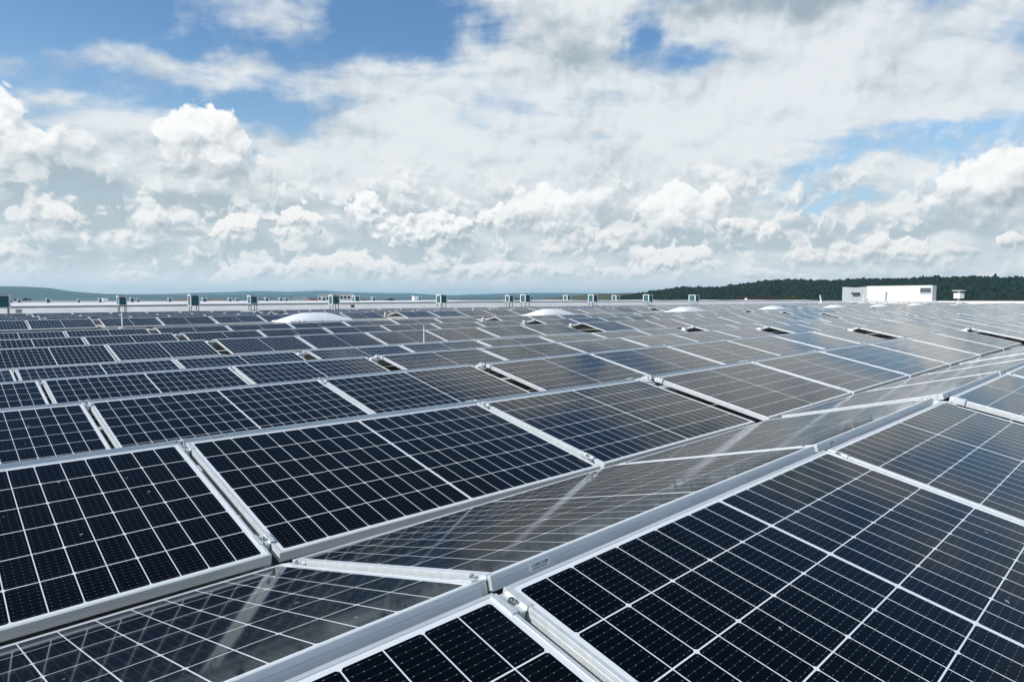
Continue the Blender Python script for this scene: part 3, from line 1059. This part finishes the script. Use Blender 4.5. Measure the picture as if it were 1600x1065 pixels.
# parapet of the right hand roof edge
mb = MB()
for i in range(22):
    y0, y1 = -20 + i * 3.2, -20 + (i + 1) * 3.2
    mb.box(136.0, 136.4, y0, y1 - .004, 0.0, CZ - .36)
o = link('roof_edge_parapet', mb.mesh('roof_edge_parapet', [M_white_metal]))
thing(o, 'low white parapet at the right far edge of the roof, below the wooded hill', 'parapet')
mb = MB()
for i in range(50):
    x0, x1 = -14 + i * 3.0, -14 + (i + 1) * 3.0
    zt = CZ + float(np.interp(x0, [-10, 15, 60, 136], [-.20, -.22, -.32, -.42]))
    mb.box(x0, x1 - .004, 100.0, 100.5, 0.0, zt)
o = link('far_parapet', mb.mesh('far_parapet', [M_wall]))
thing(o, 'pale parapet of the farthest roof edge, below the blue hills', 'parapet')

# the hall itself under the roof
mb = MB()
mb.box(-14, 136, 46.9, 99.9, 0.0, CZ - 1.6)
mb.box(-14, 136, -6, 46.5, 0.0, CZ - 2.2)
o = link('hall_walls', mb.mesh('hall_walls', [M_plaster]))
thing(o, 'pale walls of the hall that carries the solar roof', 'building')

# ---------------------------------------------------------------- air conditioning units
def ac_unit(w, d, h, leg, M, label, det=True):
    root = empty('condenser_unit', M, label, 'air conditioner', 'outdoor condenser units on the far roof')
    mb = MB()
    p = .11 * w
    for sx_ in (-1, 1):
        for sy_ in (-1, 1):
            xa, xb = sorted((sx_ * w / 2, sx_ * (w / 2 - p)))
            ya, yb = sorted((sy_ * d / 2, sy_ * (d / 2 - p)))
            mb.box(xa, xb, ya, yb, leg + .04, leg + h - .07)
    mb.box(-w / 2, w / 2, -d / 2, d / 2, leg, leg + .04)
    mb.box(-w / 2 - .015, w / 2 + .015, -d / 2 - .015, d / 2 + .015, leg + h - .07, leg + h)
    link('casing', mb.mesh('casing', [M_white_metal]), root)
    q = .02
    for fx in (0, 1):
        mb = MB()
        if fx:
            mb.box(-w / 2 + p + .003, w / 2 - p - .003, -d / 2 + q, d / 2 - q, leg + .043, leg + h - .073)
        else:
            mb.box(-w / 2 + q, w / 2 - q, -d / 2 + p + .003, d / 2 - p - .003, leg + .043, leg + h - .076)
        link('coil', mb.mesh('coil', [M_fins]), root)
    mb = MB()
    mb.prism(0, 0, leg + h, leg + h + .03, w * .32, 18)
    link('fan_guard', mb.mesh('fan_guard', [M_dark]), root)
    mb = MB()
    for sx_ in (-1, 1):
        for sy_ in (-1, 1):
            mb.box(sx_ * w * .38 - .02, sx_ * w * .38 + .02, sy_ * d * .38 - .02, sy_ * d * .38 + .02, 0, leg - .002)
    mb.box(-w * .45, w * .45, -d * .38 - .03, -d * .38 + .03, .0, .04, M=T3(0, -.0, 0))
    link('stand', mb.mesh('stand', [M_dark_metal]), root)
    return root
def ac_at(px, ytop, ybot, wpx, V, label):
    top, bot = px_at_y(px, ytop, V), px_at_y(px, ybot, V)
    h = top.z - bot.z
    dep = (top.x * math.sin(YAW) + top.y * math.cos(YAW))
    wm = wpx * dep / FPX
    base = roof_z(top.x, V) if V < 46.6 else up_z(top.x, min(V, 99.5))
    leg = max(.06, bot.z - base)
    th = math.atan2(top.x, top.y)
    wide_ = wm / (abs(math.sin(th)) + abs(math.cos(th)))
    ac_unit(wide_, wide_, h, leg, T3(top.x, top.y, bot.z - leg), label)
big = [(2, 460, 481, 22, 'largest condenser unit, cut off by the left edge'), (190, 462, 477, 14, 'teal condenser unit on the wall line, second large one from the left'),
       (302.5, 460, 478, 17, 'tall teal condenser unit on legs, third large one from the left'), (394.5, 461.5, 474.5, 15, 'condenser unit on the wall line, fourth large one from the left'),
       (522, 461, 475.5, 17, 'wide teal condenser unit in front of the white block of flats'), (690, 460.5, 473.5, 17, 'lone teal condenser unit at the picture middle'),
       (796, 461, 471.5, 13, 'teal condenser unit, left one of a close pair right of the middle'), (821, 460, 472, 16, 'teal condenser unit, right one of a close pair right of the middle'),
       (926.5, 460, 471.5, 15, 'condenser unit before the green field, with a taller frame'), (1012.5, 460, 470.8, 15, 'teal condenser unit in front of the left end of the wood'),
       (1084.5, 460.5, 470.4, 16, 'rightmost teal condenser unit, before the dark wood')]
for px, a, b, w, lb in big:
    ac_at(px, a, b, w, 45.0 if px < 750 else 45.1, lb)
mid = [(556, 462, 473, 12, 62, 'smaller condenser unit right beside the white block of flats'), (886, 461, 470.5, 12, 62, 'small condenser unit left of the green field'),
       (962, 461, 470.5, 12, 62, 'small condenser unit between two larger ones before the wood edge')]
for px, a, b, w, V, lb in mid:
    ac_at(px, a, b, w, V, lb)
small = [(17, 467, 473, 4), (30, 467, 473, 5), (75, 466, 473.5, 6), (123, 467, 473, 4), (157, 466, 472.8, 7), (206, 465, 473, 7), (216, 466, 472.6, 4),
         (265, 465, 472, 6), (319, 465, 472, 8), (359, 465, 471.3, 6), (370, 466, 471.3, 5), (416, 464.5, 471, 7), (438, 465, 471, 6), (447, 465, 471, 6),
         (505, 464, 471, 7), (583, 464, 470.3, 7), (654.5, 464, 469.8, 7)]
for i, (px, a, b, w) in enumerate(small):
    ac_at(px, a, b, w, 84, 'tiny far condenser unit before the blue hills, %s small one from the left' % ordn(i + 1))
# small boxes by the array
def small_box(px, yt, yb, wpx, V, name_, label, mat_, cat):
    top, bot = px_at_y(px, yt, V), px_at_y(px, yb, V)
    dep = top.x * math.sin(YAW) + top.y * math.cos(YAW)
    w = wpx * dep / FPX
    root = empty(name_, T3(top.x, top.y, bot.z), label, cat)
    h = top.z - bot.z
    mb = MB()
    mb.box(-w / 2, w / 2, -w / 2, w / 2, 0, h * .86, taper=.01 * w)
    link('box', mb.mesh('box', [mat_]), root)
    mb = MB()
    mb.box(-w * .54, w * .54, -w * .54, w * .54, h * .86 + .002, h)
    link('lid', mb.mesh('lid', [mat_]), root)
small_box(29, 483, 489, 8, 44.0, 'junction_box', 'small grey box on the white slope at the far left', M_grey_metal, 'box')
small_box(551, 476, 480, 4.5, 45.0, 'drain_cover', 'small dark round thing before the wall, right of a condenser unit', M_dark, 'box')
small_box(164, 465.5, 471, 7, 80.0, 'vent_hood', 'small white vent hood on the far left roof', M_white_metal, 'vent')
small_box(648, 462.5, 469.5, 6, 86.0, 'vent_housing', 'small white housing on the far roof beside a tiny condenser', M_white_metal, 'vent')

# ---------------------------------------------------------------- plant housing at the right
def at_u(px, py, U):
    d = px_world(px, py)
    return Vector((U, d[1] / d[0] * U, CZ + d[2] / d[0] * U))
UX = 127.0
pL, pR = at_u(1355, 447.5, UX), at_u(1457, 447.5, UX)
zb, zt = CZ - .75, pL.z
root = empty('ventilation_plant', T3(UX, (pL.y + pR.y) / 2, zb), 'long bright white plant housing with louvres before the wooded hill', 'plant housing')
inv_ = root.matrix_world.inverted()
def part(name_, mb, mat_):
    return link(name_, mb.mesh(name_, [mat_]), root, inv_)
mb = MB()
mb.box(UX, UX + 2.6, pR.y, pL.y, zb + .3, zt)
part('housing', mb, M_white_metal)
mb = MB()
mb.box(UX - .04, UX + 2.66, pR.y - .04, pL.y + .04, zt + .003, zt + .07)
part('roof_edge', mb, M_white_metal)
l0, l1 = at_u(1438, 448.5, UX), at_u(1455, 459, UX)
mb = MB()
mb.box(UX - .10, UX - .003, l1.y, l0.y, l1.z, l0.z)
lv = part('louvre', mb, M_grey_metal)
mb = MB()
for q in (.32, .62):
    zz = l0.z + (l1.z - l0.z) * q
    mb.box(UX - .14, UX - .102, l1.y + .05, l0.y - .05, zz - .13, zz + .13)
link('slot', mb.mesh('slot', [M_dark]), lv)
a0, a1 = at_u(1315, 447.5, UX), at_u(1354.6, 472, UX)
mb = MB()
b = len(mb.v)
x0, x1 = UX + .5, UX + 2.4
ys_ = [a0.y, (a0.y + a1.y) / 2, a1.y + .003]
tops = [zt - .02, zt - .16, zt + .0]
for y, z in zip(ys_, tops):
    mb.v += [(x0 + (a0.y - y) * -.06, y, zb + .2), (x0 + (a0.y - y) * -.06, y, z), (x1, y, z), (x1, y, zb + .2)]
for i in range(2):
    for k in range(4):
        l = (k + 1) % 4
        mb.face((b + i * 4 + k, b + i * 4 + l, b + (i + 1) * 4 + l, b + (i + 1) * 4 + k))
mb.face((b, b + 3, b + 2, b + 1))
mb.face((b + 8, b + 9, b + 10, b + 11))
part('intake_hood', mb, M_grey_metal)
h0, h1 = at_u(1330, 457, UX - .2), at_u(1342, 459.5, UX - .2)
mb = MB()
mb.box(UX - .2, UX + .3, h1.y, h0.y, h1.z, h0.z)
part('intake_slot', mb, M_dark)
mb = MB()
q0, q1 = at_u(1331, 470.5, UX - .8), at_u(1466, 470.5, UX - .8)
mb.tube([(UX - .8, q0.y, zb + .32), (UX - .8, q1.y, zb + .32)], .10, 8)
for i in range(8):
    yy = q0.y + (q1.y - q0.y) * (i + .5) / 8
    mb.box(UX - .86, UX - .74, yy - .05, yy + .05, zb, zb + .22)
part('pipe', mb, M_grey_metal)
e0 = at_u(1384, 456.5, UX - .3)
mb = MB()
mb.tube([(UX - .3, e0.y, zb + .2), (UX - .3, e0.y, e0.z)], .07, 8)
mb.box(UX - .42, UX - .18, e0.y - .16, e0.y + .12, e0.z, e0.z + .08)
part('exhaust_pipe', mb, M_grey_metal)
e1 = at_u(1350, 459, UX - 1.0)
mb = MB()
mb.tube([(UX - 1.0, e1.y, zb), (UX - 1.0, e1.y, e1.z)], .08, 8)
mb.tube([(UX - 1.0, e1.y - .5, zb + .9), (UX - 1.0, e1.y, zb + .3), (UX - 1.0, e1.y + .55, zb + 1.0)], .06, 6)
part('valve_pipes', mb, M_white_metal)

# roof fan on a pole with a flat cap
UF = 100.0
c0 = at_u(1498.5, 453.5, UF)
dpt = UF * math.sin(YAW) + c0.y * math.cos(YAW)
mpp = dpt / FPX
zg = at_u(1498.5, 475, UF).z
root = empty('roof_exhaust_fan', T3(c0.x, c0.y, zg), 'white roof exhaust fan with flat cap, right of the white plant housing', 'exhaust fan')
H_ = c0.z - zg
mb = MB()
mb.prism(0, 0, H_ * .42, H_ * .80, mpp * 7.4, 6, rot=.4)
link('fan_body', mb.mesh('fan_body', [M_white_metal]), root)
mb = MB()
mb.prism(0, 0, H_ * .80, H_ * .95, mpp * 1.6, 10)
link('throat', mb.mesh('throat', [M_white_metal]), root)
mb = MB()
mb.prism(0, 0, H_ * .953, H_ * 1.0, mpp * 9.0, 20)
link('cap', mb.mesh('cap', [M_white_metal]), root)
mb = MB()
mb.tube([(0, 0, 0), (0, 0, H_ * .418)], mpp * 1.3, 8)
for k in range(3):
    w = 2 * math.pi * k / 3 + .5
    mb.tube([(0, 0, H_ * .2), (math.cos(w) * mpp * 5, math.sin(w) * mpp * 5, -.02)], mpp * .6, 6)
link('stand', mb.mesh('stand', [M_white_metal]), root)
# slim mast
m0, m1 = at_u(1281, 461, 118), at_u(1283, 472, 118)
root = empty('mast', T3(118, m1.y, m1.z), 'slim white mast left of the plant housing', 'mast')
mb = MB()
mb.tube([(0, 0, 0), (0, (m0.y - m1.y) * .4, (m0.z - m1.z) * .5), (0, m0.y - m1.y, m0.z - m1.z)], [.13, .11, .09], 8)
link('pole', mb.mesh('pole', [M_white_metal]), root)
mb = MB()
mb.box(-.3, .3, -.3, .3, -.25, -.003)
link('foot', mb.mesh('foot', [M_white_metal]), root)

# ---------------------------------------------------------------- land
def polar(deg_from_heading, dist):
    a = YAW + R(deg_from_heading)
    return math.sin(a) * dist, math.cos(a) * dist
N = 96
mb = MB()
mb.v.append((0, 0, 0))
for rad in (60, 200, 600, 2000, 6000, 12000, 17400):
    for i in range(N):
        a = 2 * math.pi * i / N
        mb.v.append((rad * math.cos(a), rad * math.sin(a), 0.0))
for i in range(N):
    mb.face((0, 1 + i, 1 + (i + 1) % N))
for k in range(6):
    for i in range(N):
        j = (i + 1) % N
        mb.face((1 + k * N + i, 1 + (k + 1) * N + i, 1 + (k + 1) * N + j, 1 + k * N + j))
kind(link('ground', mb.mesh('ground', [M_ground])), 'structure')

def crest_fn(profile, dist):
    """height of a ridge line that shows at the given photograph pixels, at a distance"""
    az_, hh = [], []
    for x, y in profile:
        a, e = px_sky(x, y)
        az_.append(a)
        hh.append(CZ + math.tan(R(e)) * dist)
    return lambda a: float(np.interp(a, az_, hh))
def ridge(name, profile, dist, depth, mat_, wob, seg=200, steps=14, edge=(-60, 60)):
    fn = crest_fn(profile, dist)
    mb = MB()
    for i in range(seg + 1):
        a = edge[0] + (edge[1] - edge[0]) * i / seg
        top = max(fn(a), 0.5)
        for j in range(steps + 1):
            t = j / steps * 1.5                       # foot 0, crest 1, behind 1.5
            prof = math.sin(min(t, 1) * math.pi / 2) ** 1.4 if t <= 1 else 1 - (t - 1) * .8
            d = dist - depth + t * depth
            x, y = polar(a, d)
            nz = mnoise.fractal(Vector((x, y, 0)) * (3.0 / depth), 1.0, 2.0, 5)
            z = top * prof + nz * wob * (1 if t < .95 else .25) * min(1, 4 * prof) - (4.0 if j == 0 else 0)
            mb.v.append((x, y, z))
    k = steps + 1
    for i in range(seg):
        for j in range(steps):
            mb.face((i * k + j, (i + 1) * k + j, (i + 1) * k + j + 1, i * k + j + 1))
    me = mb.mesh(name, [mat_])
    for p in me.polygons:
        p.use_smooth = True
    return kind(link(name, me), 'structure')
ridge('far_hills', [(-600, 455), (0, 460), (250, 459), (325, 457.5), (400, 454.5), (450, 456), (500, 454), (540, 456), (600, 457.5), (650, 458.5), (700, 461), (775, 459),
                    (837, 457.5), (925, 458), (1000, 458), (1100, 456), (2200, 450)], 15500, 3500, M_far_hill, 16, 260)
ridge('near_blue_hills', [(-600, 444), (-100, 446), (0, 447), (38, 447.5), (75, 449.5), (112, 455), (150, 458), (200, 460), (300, 461.5), (400, 460.5), (440, 462), (520, 464.5), (640, 465), (760, 463.5), (900, 463),
                          (1000, 466), (2200, 468)], 9500, 2200, M_far_hill, 10, 260)
ridge('meadow_hill', [(700, 473), (837, 468.5), (865, 465), (887, 462.5), (937, 458.5), (1000, 457.5), (1060, 458), (1200, 459), (1800, 460)], 1500, 420, M_meadow, 1.2, 160, 12, (0, 50))
WOODP = [(890, 473), (955, 467), (985, 459.5), (1000, 457.5), (1025, 453), (1069, 447.5), (1094, 447), (1125, 448), (1162, 442.5), (1200, 438), (1250, 437), (1300, 437.5), (1350, 435), (1450, 434), (1600, 435), (1800, 432), (2300, 436)]
ridge('wooded_hill', [(x_, y_ + 4.5) for x_, y_ in WOODP], 1250, 330, M_forest, .8, 160, 14, (2, 62))
# the wood: lumpy crowns over the whole slope, one mass
def ico(level):
    import bmesh
    bm = bmesh.new()
    bmesh.ops.create_icosphere(bm, subdivisions=level, radius=1.0)
    vv = np.array([v.co[:] for v in bm.verts])
    fc = np.array([[v.index for v in f.verts] for f in bm.faces])
    bm.free()
    return vv, fc
def raw_mesh(name, vv, fc, mats):
    me = bpy.data.meshes.new(name)
    me.vertices.add(len(vv))
    me.vertices.foreach_set('co', vv.astype(np.float32).ravel())
    k = fc.shape[1]
    me.loops.add(fc.size)
    me.loops.foreach_set('vertex_index', fc.astype(np.int32).ravel())
    me.polygons.add(len(fc))
    me.polygons.foreach_set('loop_start', np.arange(0, fc.size, k, dtype=np.int32))
    me.polygons.foreach_set('loop_total', np.full(len(fc), k, dtype=np.int32))
    me.update(calc_edges=True)
    for m in mats:
        me.materials.append(m)
    return me
iv, ifc = ico(1)
rg = np.random.default_rng(11)
fnw = crest_fn([(x_, y_ + 4.5) for x_, y_ in WOODP], 1250)
Vs, Fs, off = [], [], 0
nt = 0
while nt < 11000:
    a = rg.uniform(8, 46)
    t = rg.uniform(.02, 1.12)
    top = fnw(a)
    if top < 5:
        continue
    d = 1250 - 330 + t * 330
    x, y = polar(a, d)
    prof = math.sin(min(t, 1) * math.pi / 2) ** 1.4 if t <= 1 else 1 - (t - 1) * .8
    big = mnoise.noise(Vector((x * .011, y * .011, 3.0)))
    z = top * prof - 1.5 + 2.4 * big
    r = (2.3 + 2.2 * rg.random() ** 1.6) * (1 + .2 * big)
    conif = False
    hgt = r * (rg.uniform(1.8, 2.6) if conif else rg.uniform(.95, 1.3))
    k = iv.copy()
    ph = rg.uniform(0, 6.28, 6)
    lump = 1 + .20 * np.sin(4.1 * k[:, 0] + ph[0]) * np.sin(3.7 * k[:, 1] + ph[1]) + .16 * np.sin(6.3 * k[:, 2] + ph[2] + 3 * k[:, 0]) + rg.normal(0, .07, len(k))
    k = k * lump[:, None]
    if conif:
        k[:, :2] *= (1.0 - .55 * (k[:, 2:3] + 1) / 2)
    k = k * [r, r, hgt] + [x, y, z + hgt * .55]
    Vs.append(k); Fs.append(ifc + off); off += len(k)
    nt += 1
o = link('wood', raw_mesh('wood', np.concatenate(Vs), np.concatenate(Fs), [M_forest]))
kind(thing(o, 'dark green wood covering the hill behind the right half of the roof', 'wood'), 'stuff')

# trees and houses between the hall and the hills
def tree(px, ytop, dist, wpx, label, seed, leafm=None, dense=False):
    r = np.random.default_rng(seed)
    a, e = px_sky(px, ytop)
    x, y = polar(a, dist)
    top = CZ + math.tan(R(e)) * dist / 1.0
    wid = wpx * dist / FPX / 2
    root = empty('tree', T3(x, y, 0), label, 'tree')
    mb = MB()
    mb.tube([(0, 0, -.2), (.1, .05, top * .35), (-.1, .1, top * .7)], [wid * .10, wid * .07, wid * .03], 8)
    for q in range(5):
        w = q * 1.26
        mb.tube([(0, 0, top * (.3 + .06 * q)), (math.cos(w) * wid * .5, math.sin(w) * wid * .5, top * (.5 + .06 * q))], [wid * .04, wid * .015], 6)
    link('trunk', mb.mesh('trunk', [M_bark]), root)
    # leaf clusters through the crown
    ch = wid if dense else max(wid * .8, top * .33)
    n = 6000 if dense else 1500
    p = r.normal(size=(n, 3))
    p /= np.linalg.norm(p, axis=1)[:, None]
    p *= (r.random(n) ** (.12 if dense else .4))[:, None]
    lob = 1 + .22 * np.sin(3 * p[:, 0] * 2 + seed) + .18 * np.sin(5 * p[:, 1] + seed * 2)
    p *= (1 + (lob - 1) * (.25 if dense else 1))[:, None]
    cen = p * [wid, wid, ch] + [0, 0, top - ch]
    cen[:, 2] = np.minimum(cen[:, 2], top - .1)
    s = wid * (.055 if dense else .09) * r.uniform(.6, 1.4, n)
    d1 = r.normal(size=(n, 3)); d1 /= np.linalg.norm(d1, axis=1)[:, None]
    d2 = np.cross(d1, r.normal(size=(n, 3))); d2 /= np.linalg.norm(d2, axis=1)[:, None]
    q = np.stack([cen + d1 * s[:, None], cen + d2 * s[:, None] * .7, cen - d1 * s[:, None], cen - d2 * s[:, None] * .7], 1).reshape(-1, 3)
    fc = np.arange(4 * n).reshape(n, 4)
    link('crown', raw_mesh('crown', q, fc, [leafm or M_leaf]), root)
tree(1245, 463, 260, 54, 'round olive green tree crown rising over the roof edge, left of the slim mast', 3, None, True)
for i, (px, yt, w, d) in enumerate([(40, 465, 10, 620), (47, 466.5, 8, 640), (25, 466.5, 7, 650), (392, 466, 9, 640), (372, 467, 7, 700), (413, 466.5, 14, 600),
                                    (610, 466.5, 22, 640), (805, 464, 5, 620), (809, 464.5, 6, 640), (830, 463, 5, 600), (798, 465, 5, 660)]):
    tree(px, yt, d, w, 'small dark far tree showing over the roof, %s of those trees from the left' % ordn(1 + sum(q[0] < px for q in [(40,), (47,), (25,), (392,), (372,), (413,), (610,), (805,), (809,), (830,), (798,)])), 20 + i, M_forest)

def house(px, ytop, dist, w, d, label, name_='house', roofm=M_tile, wallm=M_plaster, flat=False, storeys=2, rot=0.0, cat='house'):
    a, e = px_sky(px, ytop)
    x, y = polar(a, dist)
    top = CZ + math.tan(R(e)) * dist
    M = T3(x, y, 0) @ Matrix.Rotation(-YAW - R(a) + rot, 4, 'Z')
    root = empty(name_, M, label, cat)
    wall_h = top if flat else top * .72
    mb = MB()
    mb.box(-w / 2, w / 2, -d / 2, d / 2, 0, wall_h)
    link('wall', mb.mesh('wall', [wallm]), root)
    mb = MB()
    if flat:
        mb.box(-w / 2 - .2, w / 2 + .2, -d / 2 - .2, d / 2 + .2, wall_h + .003, wall_h + .4)
    else:
        b_ = len(mb.v)
        mb.v += [(-w / 2 - .4, -d / 2 - .4, wall_h), (w / 2 + .4, -d / 2 - .4, wall_h), (w / 2 + .4, d / 2 + .4, wall_h), (-w / 2 - .4, d / 2 + .4, wall_h), (-w / 2 - .4, 0, top), (w / 2 + .4, 0, top)]
        for q in ((0, 1, 5, 4), (2, 3, 4, 5), (1, 2, 5), (3, 0, 4), (3, 2, 1, 0)):
            mb.face([b_ + i for i in q])
    link('roof', mb.mesh('roof', [roofm]), root)
    return root, wall_h
# white block of flats behind the condenser units
dist = 420.0
def block(px0, px1, ytop, label, nwin, seedx):
    pc = (px0 + px1) / 2
    w = (px1 - px0) * dist / FPX
    root, wh = house(pc, ytop, dist, w, 14, label, 'white_building', M_white_metal, M_white_metal, True, cat='building')
    for k in range(nwin):
        mb = MB()
        xx = -w / 2 + w * (k + .5) / nwin
        ww = w / nwin * .28
        for zz in (wh - 2.7,):
            mb.box(xx - ww, xx + ww, -7.15, -7.003, zz - .2, zz + 1.3)
        f_ = link('window', mb.mesh('window', [M_glass]), root)
block(520, 552, 459, 'white flat roofed building behind two condenser units, higher right part', 6, 0)
block(498, 519.4, 460.5, 'white flat roofed building behind the condenser units, lower left part', 4, 1)
block(459, 466.5, 465, 'tiny white building left of the white flats, its left half', 2, 2)
block(470, 478.5, 465, 'tiny white building left of the white flats, its right half', 2, 3)
for i, (px, yt, w, dd) in enumerate([(286, 468, 14, 700), (333, 468.2, 16, 720), (488, 466, 10, 700), (567, 467.3, 9, 520), (776, 468, 14, 620), (790, 466.6, 9, 520), (340, 468.6, 10, 640)]):
    house(px, yt, dd, w, 9, 'far small house with red tiled roof above the roof line, %s from the left' % ordn(1 + sum(q < px for q in (286, 333, 488, 567, 776, 790, 340))), rot=.4 * i)
# dark low shed roof with a white sign board before the wood
p0, p1 = px_sky(1156, 466), px_sky(1212, 466)
house(1184, 465.5, 230, 56 * 230 / FPX, 10, 'dark low shed beyond the roof edge, below the wood, with a white board', 'shed', M_brown, M_dark, True, cat='shed')
house(1560, 471, 220, 60, 10, 'long low brown shed roof at the right edge below the wood', 'shed', M_brown, M_dark, True, cat='shed')
xb, yb_ = polar(px_sky(1165.5, 467)[0], 218)
ze = CZ + math.tan(R(px_sky(1165.5, 465.5)[1])) * 218
root = empty('sign_board', T3(xb, yb_, 0) @ Matrix.Rotation(-YAW - R(px_sky(1165.5, 467)[0]), 4, 'Z'), 'small blank white board on a post before the dark shed', 'sign')
mb = MB()
mb.box(-.4, .4, -.05, .05, ze - .75, ze)
link('board', mb.mesh('board', [M_white_metal]), root)
mb = MB()
mb.tube([(0, .06, 0), (0, .06, ze - .3)], .06, 8)
link('post', mb.mesh('post', [M_grey_metal]), root)

# ---------------------------------------------------------------- air
mb = MB()
mb.box(-17500, 17500, -17500, 17500, -1.0, 262.0)
hm = bpy.data.materials.new('haze')
hm.use_nodes = True
hm.node_tree.nodes.clear()
t = NT(hm.node_tree)
pv = t.n('ShaderNodeVolumePrincipled')
pv.inputs['Color'].default_value = (0.46, 0.79, 1.0, 1)
pv.inputs['Density'].default_value = 6.0e-5
pv.inputs['Anisotropy'].default_value = 0.2
ou = t.n('ShaderNodeOutputMaterial')
t.link(pv.outputs[0], ou.inputs['Volume'])
o = link('haze', mb.mesh('haze', [hm]))
kind(o, 'stuff')
